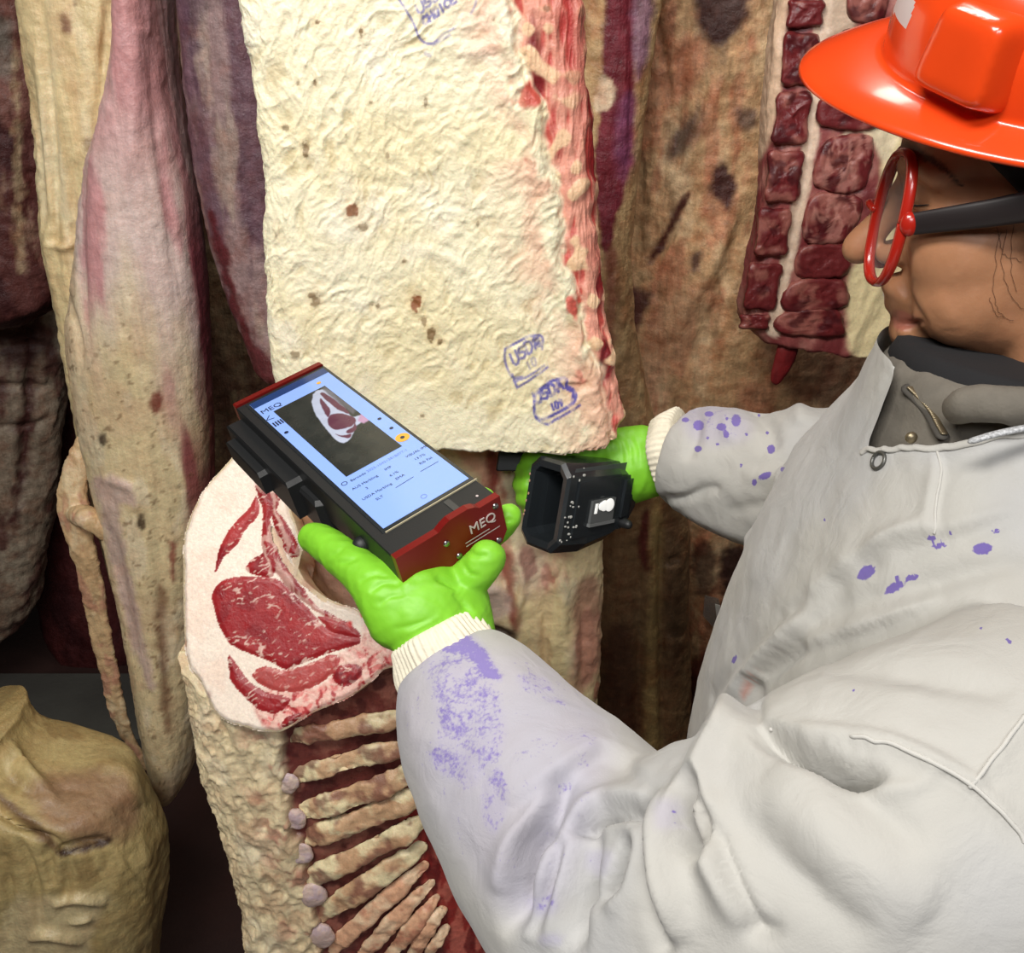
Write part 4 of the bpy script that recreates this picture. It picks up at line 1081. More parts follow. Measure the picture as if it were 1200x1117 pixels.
# ------------------------------------------------------------------ hand-held tablet scanner
def text_mesh(body, size, extrude=0.0003):
    cu = bpy.data.curves.new('t', 'FONT'); cu.body = body; cu.size = size; cu.extrude = extrude; cu.resolution_u = 3
    o = bpy.data.objects.new('t', cu); COL.objects.link(o)
    dg = bpy.context.evaluated_depsgraph_get(); e = o.evaluated_get(dg); me = e.to_mesh()
    n = len(me.vertices); co = np.empty(n * 3); me.vertices.foreach_get('co', co)
    polys = [tuple(p.vertices) for p in me.polygons]
    e.to_mesh_clear(); bpy.data.objects.remove(o); bpy.data.curves.remove(cu)
    return co.reshape(-1, 3), polys

def mkp(name, V, polys, mat, parent, smooth=False):
    me = bpy.data.meshes.new(name); me.from_pydata([tuple(v) for v in V], [], [tuple(int(i) for i in p) for p in polys]); me.update()
    me.materials.append(mat)
    if smooth: me.polygons.foreach_set('use_smooth', np.full(len(me.polygons), True))
    o = bpy.data.objects.new(name, me); COL.objects.link(o)
    if parent is not None: attach(o, parent)
    return o

M_SCREEN = solid('lit_screen', lin(130, 160, 225), 0.15, emit=0.38)
M_BAR = solid('screen_navy', lin(36, 58, 104), 0.15, emit=0.25)
M_PHOTO = solid('screen_dark_photo', lin(46, 46, 44), 0.15, emit=0.12)
M_TXT = solid('screen_text', lin(40, 46, 66), 0.2, emit=0.05)
M_TXTL = solid('screen_text_light', lin(110, 130, 190), 0.2, emit=0.2)
M_AMBER = solid('screen_amber', lin(214, 160, 60), 0.2, emit=0.25)
M_WMARK = solid('emissive_white_mark', lin(250, 250, 246), .3, emit=.5)
M_SPH = tissue('screen_picture', 0.2, 0, sss=0)
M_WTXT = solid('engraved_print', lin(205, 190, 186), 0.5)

def tablet():
    md = .78
    dep = np.array([1.10754873, 1.15351406, 0.89245127, 0.84648594]) * md
    TL, TR, BR, BL = [P(x, y, d) for (x, y), d in zip([(273, 475), (375, 425), (586, 583), (464, 657)], dep)]
    W_ = np.linalg.norm(TR - TL); L_ = np.linalg.norm(BL - TL)
    u = (TR - TL) / W_; v = (BL - TL); v -= u * (v @ u); v /= np.linalg.norm(v); n = np.cross(v, u)
    if n @ (CAM - TL) < 0: n = -n
    T = .040                                              # housing thickness
    def L(px, py, h=0.0):                                 # pixel -> (a, b) on the face plane raised by h
        O = TL + n * h; r = ray(px, py); t = ((O - CAM) @ n) / (r @ n); q = CAM + t * r - TL
        return np.array([q @ u, q @ v])
    def G(a, b, h): return TL + u * a + v * b + n * h
    root = thing('handheld_scanner', G(W_ / 2, L_ / 2, -T), 'black tablet scanner with red end plates and lit screen resting on the near glove', 'scanner')
    # housing body
    def prism(pts, h0, h1, bev=.0015):
        pts = np.array(pts, float); cen = pts.mean(0)
        sh = pts + (cen - pts) / np.maximum(np.linalg.norm(cen - pts, axis=1), 1e-6)[:, None] * bev * 1.5
        R = [[G(a, b, h0) for a, b in sh], [G(a, b, h0 + bev) for a, b in pts], [G(a, b, h1 - bev) for a, b in pts], [G(a, b, h1) for a, b in sh]]
        V, F = loft(np.array(R))
        f = F[0][0]; nn = np.cross(V[f[1]] - V[f[0]], V[f[2]] - V[f[0]])
        if nn @ (V[f[0]] - V.mean(0)) < 0: F = [q[:, ::-1] for q in F]
        return V, F
    Wd, Ld = W_, L_
    V, F = prism([(0, .006), (Wd, .006), (Wd, Ld - .006), (0, Ld - .006)], -T, 0)
    mk('housing', V, F, M_BLACKP, root, smooth=False)
    # thicker block and grip rails on the left side at the far end
    V, F = prism([(-.014, .004), (.02, .004), (.02, Ld * .46), (-.014, Ld * .46)], -T - .012, -.012, .003); mk('camera_block', V, F, M_BLACKP, root, smooth=False)
    V, F = prism([(-.022, .012), (-.012, .012), (-.012, Ld * .30), (-.022, Ld * .30)], -T - .006, -.022, .003); mk('side_rail', V, F, M_BLACKP, root, smooth=False)
    V, F = prism([(-.006, Ld * .40), (.02, Ld * .40), (.02, Ld * .62), (-.006, Ld * .56)], -T - .016, -.02, .003); mk('lower_block', V, F, M_BLACKP, root, smooth=False)
    V, F = tube([G(-.0005, Ld * .80, -.022), G(-.002, Ld * .80, -.022)], [.007, .007], 24, 2); mk('side_button', V, F, M_BLACKP, root)
    # red end plates
    V, F = prism([(0, 0), (Wd, 0), (Wd, .0065), (0, .0065)], -T, .0015, .001); mk('end_plate', V, F, M_REDM, root, smooth=False)
    # near plate: profile with a raised hump and lower notch, extruded along v
    hx = [0, .40, .46, .52, .70, .76, .80, 1.0]; hz = [.0015, .0015, .0045, .0065, .0065, .0045, .0015, .0015]
    top = [(a * Wd, z) for a, z in zip(hx, hz)]
    bot = [(Wd, -T * .80), (Wd * .93, -T * 1.02), (Wd * .88, -T * 1.02), (Wd * .86, -T * .84), (Wd * .50, -T * .84), (Wd * .46, -T * 1.05), (Wd * .36, -T * 1.05), (Wd * .33, -T * .84), (Wd * .27, -T * .84), (Wd * .25, -T * 1.02), (.002, -T * 1.02), (0, -T * .95)]
    prof = top + bot
    k = len(prof)
    Va = np.array([G(a, Ld - .0065, z) for a, z in prof] + [G(a, Ld, z) for a, z in prof])
    polys = [list(range(k)), list(range(2 * k - 1, k - 1, -1))] + [[i, i + k, (i + 1) % k + k, (i + 1) % k] for i in range(k)]
    ep = mkp('end_plate', Va, polys, M_REDM, root)
    ep['label'] = 'dark red metal end plate with white lettering'
    for a, z in ((.06, -.80), (.94, -.12), (.44, -.28), (.52, -.72), (.90, -.92)):
        V, F = tube([G(a * Wd, Ld - .001, z * T), G(a * Wd, Ld + .0012, z * T)], [.0028, .0024], 12, 2, caps='flat'); mk('screw', V, F, M_STEEL, ep)
    # lettering on the plate (reads along u, up along n)
    def plate_text(s, a, z, size, mat, nm='markings'):
        co, pl = text_mesh(s, size)
        V = np.array([G(a + x, Ld + .0006 + zz, z + y) for x, y, zz in co]); mkp(nm, V, pl, mat, ep)
    plate_text('MEQ', Wd * .66, -T * .40, .0115, M_WTXT)
    for z, w_ in ((-.52, .24), (-.60, .34)):
        V, F = prism([(0, 0), (1, 0), (1, 1), (0, 1)], 0, 1)
        a0, a1 = Wd * .60, Wd * (.60 + w_)
        q = np.array([G(a0, Ld + .0004, z * T), G(a1, Ld + .0004, z * T), G(a1, Ld + .0004, z * T - .0009), G(a0, Ld + .0004, z * T - .0009)])
        mk('printed_line', q, np.array([[0, 3, 2, 1]]), M_WTXT, ep, smooth=False)
    # screen
    s4 = [L(288, 478), L(379, 432), L(549, 562), L(455, 617)]
    a0 = (s4[0][0] + s4[3][0]) / 2; a1 = (s4[1][0] + s4[2][0]) / 2; b0 = (s4[0][1] + s4[1][1]) / 2; b1 = (s4[2][1] + s4[3][1]) / 2
    V, F = prism([(a0 - .003, b0 - .003), (a1 + .003, b0 - .003), (a1 + .003, b1 + .004), (a0 - .003, b1 + .004)], -.002, .0006, .0004); gl = mk('screen', V, F, M_GLOSSB, root, smooth=False)
    V, F = prism([(a0, b0), (a1, b0), (a1, b1), (a0, b1)], -.001, .0009, .0001); mk('lit_panel', V, F, M_SCREEN, gl, smooth=False)
    V, F = prism([(a0 - .001, b1 + .0046), (a1 + .004, b1 + .0046), (a1 + .004, b1 + .0054), (a0 - .001, b1 + .0054)], -.001, .0012, .0001); mk('trim_strip', V, F, solid('pale_trim', lin(190, 180, 150), .4), root, smooth=False)
    V, F = prism([(Wd * .64, b1 + .008), (Wd * .70, b1 + .008), (Wd * .70, Ld - .008), (Wd * .64, Ld - .008)], -.001, .0006, .0003); mk('cable_groove', V, F, solid('dark_grey_plastic', lin(64, 64, 62), .5), root, smooth=False)
    V, F = ellipsoid(G(Wd * .88, b1 + .022, .0004), (.0012, .0012, .0008)); mk('indicator', V, F, M_WTXT, root)
    sw, sl = a1 - a0, b1 - b0
    def S(x, y): return a0 + sw * x, b0 + sl * y
    def quad(nm, x0, y0, x1, y1, mat, h=.0011):
        p = [S(x0, y0), S(x1, y0), S(x1, y1), S(x0, y1)]
        q = np.array([G(a, b, h) for a, b in p]); return mk(nm, q, np.array([[3, 2, 1, 0]]), mat, gl, smooth=False)
    quad('status_bar', 0, 0, 1, .045, M_BAR)
    # picture on the screen: the rib-eye seen by the scanner
    pc = [L(315, 489), L(378, 452), L(472, 523), L(415, 556)]
    x0 = ((pc[0] + pc[3]) / 2)[0]; x1 = ((pc[1] + pc[2]) / 2)[0]; y0 = ((pc[0] + pc[1]) / 2)[1]; y1 = ((pc[2] + pc[3]) / 2)[1]
    nx, ny = 120, 170
    gx, gy = np.meshgrid(np.linspace(0, 1, nx), np.linspace(0, 1, ny)); g = np.c_[gx.ravel(), gy.ravel()]
    V = np.array([G(x0 + (x1 - x0) * a, y0 + (y1 - y0) * b, .0011) for a, b in g])
    gp = np.c_[g[:, 0], g[:, 1] * 1.45]
    gp3 = np.c_[gp, np.zeros(len(gp))]
    gw = gp + .03 * (np.stack([fbm(gp3, 12, 5), fbm(gp3, 12, 6)], 1) - .5)
    c = mixc(col_fill(len(V), lin(38, 40, 38)), fbm(gp3, 4, 9), lin(56, 58, 54))
    fat = sdf(gw, smooth_poly([(.80, .02), (.62, .14), (.50, .32), (.42, .55), (.36, .82), (.38, .98), (.48, 1.0), (.66, .92), (.80, .85), (.98, .84), (.97, .74), (.86, .70), (.90, .50), (.95, .30), (.98, .10)], 5))
    c = mixc(c, sstep(.01, -.01, fat), lin(176, 184, 206))
    c = mixc(c, sstep(.03, -.02, sdf(gw, [(.92, .02), (1, .02), (1, .62), (.92, .66), (.90, .40)])) * .9, lin(92, 90, 96))
    for pg in ([(.70, .22), (.76, .18), (.70, .42), (.58, .52), (.60, .40)], [(.82, .10), (.88, .12), (.90, .40), (.88, .62), (.80, .50), (.80, .30)], [(.48, .62), (.60, .52), (.74, .54), (.84, .64), (.86, .76), (.74, .82), (.58, .80), (.48, .74)], [(.42, .82), (.48, .88), (.60, .93), (.50, .96)], [(.58, .86), (.74, .84), (.80, .80), (.76, .88), (.62, .92)]):
        c = mixc(c, sstep(.012, -.008, sdf(gw, smooth_poly(pg, 5))), lin(96, 56, 72))
    c = mixc(c, sstep(.03, 0, sdf(gw, [(.88, .80), (1.0, .74), (1.0, .86), (.90, .86)])), lin(176, 140, 172))
    F_ = grid_faces(ny, nx, False)
    f0 = F_[0]
    if np.cross(V[f0[1]] - V[f0[0]], V[f0[2]] - V[f0[0]]) @ n < 0: F_ = F_[:, ::-1]
    mk('screen_picture', V, F_, M_SPH, gl, c, smooth=False)
    def st(s, px, py, size, mat=M_TXT, wid=None):
        a, b = L(px, py)
        co, pl = text_mesh(s, size, 0)
        if wid: co[:, 0] *= wid / max(co[:, 0].max(), 1e-6)
        V = np.array([G(a + x, b - y, .0012) for x, y, z in co]); mkp('screen_text', V, pl, mat, gl)
    st('MEQ', 308, 487, .0098, M_TXT)
    st('Barcode', 412, 566, .0042); st('2023-10421381B077-1', 431, 555, .0042, M_TXTL)
    st('IMF', 452, 553, .0042); st('6.1%', 458, 560, .0042); st('EMA', 465, 564, .0042)
    st('VISUAL IMF', 477, 538, .0042); st('13.7%', 487, 541, .0042); st('Rib Fat', 493, 546, .0042)
    st('AUS Marbling', 414, 576, .0042); st('3', 430, 575, .0042); st('USDA Marbling', 426, 588, .0042); st('SLT', 442, 588, .0042)
    def ln(p0, p1, w, mat=M_TXT, nm='screen_line'):
        A, B = L(*p0), L(*p1); dd = B - A; k_ = np.array([-dd[1], dd[0]]) / np.linalg.norm(dd) * w / 2
        q = np.array([G(*(A + k_), .0012), G(*(B + k_), .0012), G(*(B - k_), .0012), G(*(A - k_), .0012)])
        if np.cross(q[1] - q[0], q[2] - q[0]) @ n < 0: q = q[::-1]
        mk(nm, q, np.array([[0, 1, 2, 3]]), mat, gl, smooth=False)
    ln((464, 573), (485, 560), .0005); ln((493, 554), (514, 542), .0005)
    ln((313, 494), (322, 491), .0008); ln((313, 494), (316, 488), .0008)
    def disc(px, py, r, mat, nm='icon', ring=0.0, h=.0012):
        a, b = L(px, py); t = np.linspace(0, 2 * np.pi, 28, endpoint=False)
        if ring:
            R = np.array([[G(a + rr * math.cos(x), b + rr * math.sin(x), h) for x in t] for rr in (r, r - ring)]); V = R.reshape(-1, 3); F = grid_faces(2, 28)
        else:
            V = np.vstack([[G(a + r * math.cos(x), b + r * math.sin(x), h) for x in t], G(a, b, h)]); F = np.array([[i, (i + 1) % 28, 28] for i in range(28)])
        f = F[0]
        if np.cross(V[f[1]] - V[f[0]], V[f[2]] - V[f[0]]) @ n < 0: F = F[:, ::-1]
        mk(nm, V, F, mat, gl, smooth=False)
    disc(472, 514, .0062, M_AMBER); disc(472, 514, .002, M_TXT, h=.0014); disc(459, 503, .0018, M_TXT); disc(445, 492, .0018, M_TXT)
    disc(497, 583, .0026, M_TXTL, ring=.0006); disc(404, 568, .0026, M_TXT, ring=.0006); disc(374, 450, .0022, M_AMBER)
    a, b = L(326, 497)
    for i in range(4):
        q = np.array([G(a - .004 + i * .0024, b - .004, .0012), G(a - .0026 + i * .0024, b - .004, .0012), G(a - .0026 + i * .0024, b + .004, .0012), G(a - .004 + i * .0024, b + .004, .0012)])
        mk('icon', q, np.array([[3, 2, 1, 0]]), M_TXT, gl, smooth=False)
    disc(336, 508, .002, M_TXT)
    # black cord from the underside
    V, F = tube([P(520, 640, .76), P(548, 674, .75), P(558, 696, .745), P(565, 722, .75), P(578, 780, .765), P(590, 860, .78), P(600, 960, .80)], [.0032] * 7, 12, 8); mk('cord', V, F, M_BLACKC, root)
tablet()

# ------------------------------------------------------------------ black scanner head in the far hand
def scanner_head():
    root = thing('scanner_head', P(680, 645, 1.0), 'chipped black plastic scanner head with hollow hood held in the far glove', 'scanner')
    O = P(638, 591, .985)
    Nn = P(661, 599, .965) ; Fr = P(615, 583, 1.010)
    w = Fr - Nn; hw = np.linalg.norm(w) / 2; w = w / np.linalg.norm(w)
    h = P(641, 536, .985) - P(638, 645, .985); hh = np.linalg.norm(h) / 2 * .99; h -= w * (h @ w); h /= np.linalg.norm(h)
    A = np.cross(h, w)
    if A[0] < 0: A = -A
    A = A + .18 * h * 0
    def sec(s, kh, kw, dh=0.0, dw=0.0, ch=.012):
        c = O + A * s + h * dh + w * dw
        a, b = hw * kw, hh * kh; k = min(ch, a * .7, b * .7)
        pts = [(-a, -b + k), (-a, -b * .33), (-a, b * .33), (-a, b - k), (-a + k, b), (a - k, b), (a, b - k), (a, -b + k), (a - k, -b), (-a + k, -b)]
        return np.array([c + w * x + h * y for x, y in pts])
    # outer hood, open towards the meat: outside skin, front rim, inside skin
    R = [sec(.02, .70, .62, ch=.006), sec(.012, .74, .66, ch=.006), sec(.0, .78, .70, ch=.006), sec(-.001, .93, .90), sec(.002, 1, 1), sec(.04, 1.0, 1.02, .001), sec(.08, .92, 1.0, .008, .002), sec(.108, .76, .92, .014, .004), sec(.124, .58, .75, .018, .006), sec(.128, .40, .5, .018, .006)]
    inner = [sec(.075, .60, .52, .004, 0, .006), sec(.05, .66, .58, .002, 0, .006)]
    R = inner + R
    V, F = loft(np.array(R))
    f = F[0][len(F[0]) // 2]
    mk('hood', V, [q for q in F], M_GLOSSB, root, smooth=False)
    near = -w
    def plate(nm, s0, s1, y0, y1, t, mat, off=0.0, inset=.0015):
        kw = lambda s: np.interp(s, [0, .04, .08, .108], [1, 1.02, 1.0, .92]); dw = lambda s: np.interp(s, [0, .04, .08, .108], [0, 0, .002, .004])
        dh = lambda s: np.interp(s, [0, .04, .08, .108], [0, .001, .006, .012])
        def q(s, y, o): return O + A * s + h * (y * hh + dh(s)) + w * (-hw * kw(s) + dw(s)) - w * o
        R = [[q(s0, y0, off), q(s1, y0, off), q(s1, y1, off), q(s0, y1, off)], [q(s0, y0, off + t), q(s1, y0, off + t), q(s1, y1, off + t), q(s0, y1, off + t)]]
        V, F = loft(np.array(R)); return mk(nm, V, F, mat, root, smooth=False)
    plate('side_panel', .014, .102, -.62, .62, .0025, M_GLOSSB)
    wn = plate('display_window', .036, .072, -.28, .22, .0042, solid('smoked_window', lin(92, 94, 94), .12, coat=.6))
    plate('markings', .040, .0435, -.06, .16, .0048, M_WMARK);  # white emissive marks on the display window
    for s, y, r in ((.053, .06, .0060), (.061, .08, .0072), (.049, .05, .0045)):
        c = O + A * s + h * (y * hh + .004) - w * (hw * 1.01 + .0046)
        V, F = ellipsoid(c, (r, r, .0006), [A, h, w]); mk('markings', V, F, M_WMARK, root)
    plate('window_ledge', .035, .075, -.36, -.29, .0050, solid('grey_ledge', lin(110, 112, 112), .4))
    plate('top_bevel', .010, .096, .66, .90, .0005, solid('lighter_grey_black', lin(66, 70, 72), .35, coat=.2), off=-.004)  # top bevel in a lighter grey than the hood
    plate('latch', .086, .098, -.30, .55, .0050, M_GLOSSB)
    V, F = tube([O + A * .094 + h * (-.45 * hh + .008) - w * (hw * .96), O + A * .094 + h * (-.45 * hh + .008) - w * (hw * .96 + .008)], [.006, .005], 20, 3); mk('knob', V, F, M_BLACKP, root)
    # worn corner with pale chips
    rs = np.random.RandomState(4)
    mc = solid('pale_chip', lin(190, 190, 184), .5)
    for i in range(26):
        s = rs.uniform(-.001, .020); y = rs.uniform(-.75, .25) if i > 4 else rs.uniform(.6, .95)
        c = O + A * s + h * (y * hh) - w * (hw * 1.005 + .0005 + (.0022 if s > .012 and abs(y) < .62 else 0)); r = rs.uniform(.0006, .0017)
        V, F = ellipsoid(c, (r * rs.uniform(.7, 1.8), r, .0004), [A, h, w], 8, 6); mk('paint_chip', V, F, mc, root)
    for y in (.55, .40, .12, -.05, -.28, -.36):
        c = O - A * .0012 + h * (y * hh) + w * hw * rs.uniform(.82, .92); V, F = ellipsoid(c, (.0018, .0012, .0005), [h, w, A], 8, 6); mk('paint_chip', V, F, solid('tan_chip', lin(176, 140, 110), .5) if 'tan_chip' not in MATS else MATS['tan_chip'], root)
    # grip bar through the fist and square block at its far end
    V, F = box(P(600, 531, 1.075), [RGT, h, np.cross(RGT, h)], (.0155, .0185, .02), .0015); mk('battery_block', V, F, M_BLACKP, root, smooth=False)
    V, F = tube([P(612, 545, 1.075), P(660, 560, 1.07), P(720, 568, 1.05)], [.014, .015, .014], 20, 8); mk('grip', V, F, M_BLACKP, root)
scanner_head()

# ------------------------------------------------------------------ person
person = thing('person', (0.36, 0.62, 0.0), 'person in a stained white coat, orange helmet and lime green gloves, leaning in', 'person')

# head frame
HA = np.array([-.90, .42, -.10]); HA /= np.linalg.norm(HA)
HB = np.cross(HA, np.array([0, 0, 1.0])); HB /= np.linalg.norm(HB)
if HB[1] > 0: HB = -HB
HC = np.cross(HA, HB)
if HC[2] < 0: HC = -HC
NOSE = P(1003, 292, .70)
HO = NOSE - .122 * HA + .034 * HC
def H(a, b, c): return HO + a * HA + b * HB + c * HC
HX = [HA, HB, HC]

def head():
    p = []
    E = lambda c, r: p.append(ellipsoid(H(*c), r, HX))
    T = lambda pts, r: p.append(tube([H(*q) for q in pts], r, 18, 6))
    E((-.015, 0, .035), (.098, .076, .092)); E((.030, 0, -.03), (.062, .060, .088)); E((.030, 0, -.075), (.054, .052, .036))
    E((.048, 0, .03), (.048, .062, .052))
    T([(.076, 0, -.094), (.078, .012, -.092)], [.019, .017]); T([(.078, 0, -.094), (.076, -.012, -.092)], [.019, .017])
    T([(.088, 0, .012), (.100, 0, -.008), (.115, 0, -.026), (.120, 0, -.033)], [.010, .0100, .0120, .0130])
    T([(.100, .010, -.037), (.092, .014, -.036)], [.008, .009]); T([(.100, -.010, -.037), (.092, -.014, -.036)], [.008, .009])
    for s in (1, -1):
        T([(.088, s * .008, .026), (.082, s * .034, .028), (.066, s * .052, .020)], [.010, .010, .010])
        E((.050, s * .038, -.030), (.036, .028, .040)); E((.046, s * .034, -.060), (.036, .028, .038))
        E((.074, s * .031, .006), (.0145, .015, .013))
        T([(.097, 0, -.060), (.090, s * .014, -.062), (.076, s * .027, -.069)], [.0075, .008, .006]); T([(.093, 0, -.074), (.087, s * .013, -.074), (.076, s * .026, -.070)], [.0085, .008, .006])
        E((-.012, s * .078, -.008), (.020, .010, .032))
    T([(-.02, 0, -.06), (-.03, 0, -.11), (-.05, 0, -.16), (-.06, 0, -.22)], [.056, .055, .058, .066])
    # shoulders and chest under the clothes
    p.append(tube([np.array([.37, .50, 1.33]), np.array([.37, .62, 1.35]), np.array([.37, .74, 1.33])], [.035, .060, .035], 20, 6))
    V, F = blob(p, .0022, 12, .5)
    V = laplace(V, F, 10, .5, sstep(.085, .07, ((V - HO) @ HA)))
    N = vnormals(V, F)
    K6 = lambda L_: [(980 + x / 3.49, 140 + y / 3.49) for x, y in L_]
    for pts, w, d, m in [([(290, 520), (282, 600), (280, 680), (310, 760), (350, 820), (375, 900)], 5, .0028, 'valley'), ([(240, 835), (290, 838), (340, 830), (356, 826)], 3.0, .0035, 'valley'),
                         ([(255, 330), (320, 350), (390, 340)], 3, .002, 'crease'), ([(250, 370), (300, 390), (380, 385)], 5, .002, 'valley'), ([(375, 900), (400, 950), (405, 990)], 7, .002, 'valley'),
                         ([(245, 800), (290, 805), (330, 815)], 5, .0015, 'ridge'), ([(250, 870), (300, 870)], 5, .0018, 'ridge'), ([(215, 540), (260, 560), (275, 620)], 4, .002, 'valley'), ([(400, 720), (460, 800), (470, 860)], 12, .0012, 'ridge')]:
        V = stroke(V, N, K6(pts), w, d, m)
    V = V + N * (.0004 * (fbm(V, 200, 801, 3) - .5))[:, None]
    px, py, _ = proj(V)
    c = col_fill(len(V), lin(172, 122, 88))
    c = mixc(c, sstep(.45, .7, fbm(V, 25, 802, 4)) * .45, lin(184, 128, 98)); c = mixc(c, sstep(.5, .72, fbm(V, 60, 803, 4)) * .3, lin(152, 102, 74))
    pt = np.c_[px, py]
    lips = sdf(pt, smooth_poly(K6([(228, 790), (270, 780), (320, 805), (352, 828), (320, 850), (270, 866), (236, 850)]), 5)); c = mixc(c, sstep(3, -3, lips) * .7, lin(142, 76, 70))
    d, t, _ = seg_dist(pt, smooth_poly(K6([(225, 118), (290, 105), (360, 150), (430, 190), (515, 275)]), 6, False))
    c = mixc(c, sstep(1, .35, d / (11 - 9 * t) + .8 * (fbm(V, 260, 804, 3, (1, 1, .6)) - .5)) * .85, lin(48, 34, 28))
    mk('body', V, F, M_SKIN, person, c)
    HV, HN = V, vnormals(V, F); facing_head = facing(HV, HN)
    # eye lashes / lid line
    V, F = tube([H(.088, .022, .002), H(.088, .032, .001), H(.080, .042, .001), H(.072, .048, .002)], [.0003, .0006, .0006, .0003], 8, 6); mk('eyelashes', V, F, M_BLACKC, person)
    # loose hair strands in front of the ear
    hp = []
    for k_, L_ in enumerate([[(1168, 262), (1172, 290), (1180, 300), (1196, 305)], [(1172, 270), (1166, 310), (1164, 345), (1172, 368), (1186, 375)], [(1180, 268), (1174, 300), (1178, 330), (1188, 352), (1198, 362)], [(1160, 350), (1166, 368), (1176, 372)], [(1188, 265), (1184, 300), (1190, 340)]]):
        pts = []
        for x, y in smooth_poly(L_, 5, False):
            # nearest head-skin point under this pixel
            dd = (px - x) ** 2 + (py - y) ** 2 + 1e5 * (facing_head < 0.0)
            i = np.argmin(dd); pts.append(HV[i] + HN[i] * .0008)
        hp.append(tube(pts, [.00012] * len(pts), 5, 2))
    V, F = join(hp); mk('hair', V, F, solid('dark_hair', lin(70, 48, 36), .5), person)
head()

# ---- coat ------------------------------------------------------------------------------------------
K3 = lambda L_: [(440 + x / 2.678, 700 + y / 2.678) for x, y in L_]
K4 = lambda L_: [(760 + x / 2.68, 700 + y / 2.68) for x, y in L_]
K5 = lambda L_: [(740 + x / 2.609, 420 + y / 2.609) for x, y in L_]
def torso_rings(tab, m=64):
    R = []
    ang = np.linspace(0, 2 * np.pi, m, endpoint=False)
    for z, cx, cy, rx, ry, e in tab:
        x = np.sign(np.cos(ang)) * np.abs(np.cos(ang)) ** (2 / e) * rx; y = np.sign(np.sin(ang)) * np.abs(np.sin(ang)) ** (2 / e) * ry
        R.append(np.c_[cx + x, cy + y, np.full(m, z)])
    return loft(np.array(R))
TORSO = [(.66, .37, .62, .20, .25, 2.4), (.85, .365, .62, .205, .25, 2.4), (1.0, .355, .62, .20, .245, 2.4), (1.10, .35, .62, .19, .24, 2.4), (1.20, .35, .62, .175, .235, 2.3), (1.28, .355, .62, .158, .23, 2.2), (1.34, .36, .62, .142, .215, 2.2),
         (1.385, .365, .625, .125, .18, 2.1), (1.42, .365, .63, .112, .14, 2.0), (1.45, .365, .635, .105, .118, 2.0), (1.475, .365, .635, .10, .11, 2.0)]
SLEEVE_N = ([P(521, 772, .69), P(540, 806, .68), P(572, 858, .662), P(624, 930, .635), P(688, 1010, .605), P(765, 1085, .575), P(870, 1060, .535), P(1000, 1010, .505), P(1140, 965, .505), P(1260, 900, .52)],
            [.0425, .0555, .065, .0745, .082, .088, .093, .098, .105, .10])
SLEEVE_F = ([P(793, 530, 1.03), P(822, 541, 1.015), P(870, 555, .99), P(930, 568, .955), P(1010, 580, .91), P(1080, 570, .85)], [.053, .063, .069, .078, .086, .09])

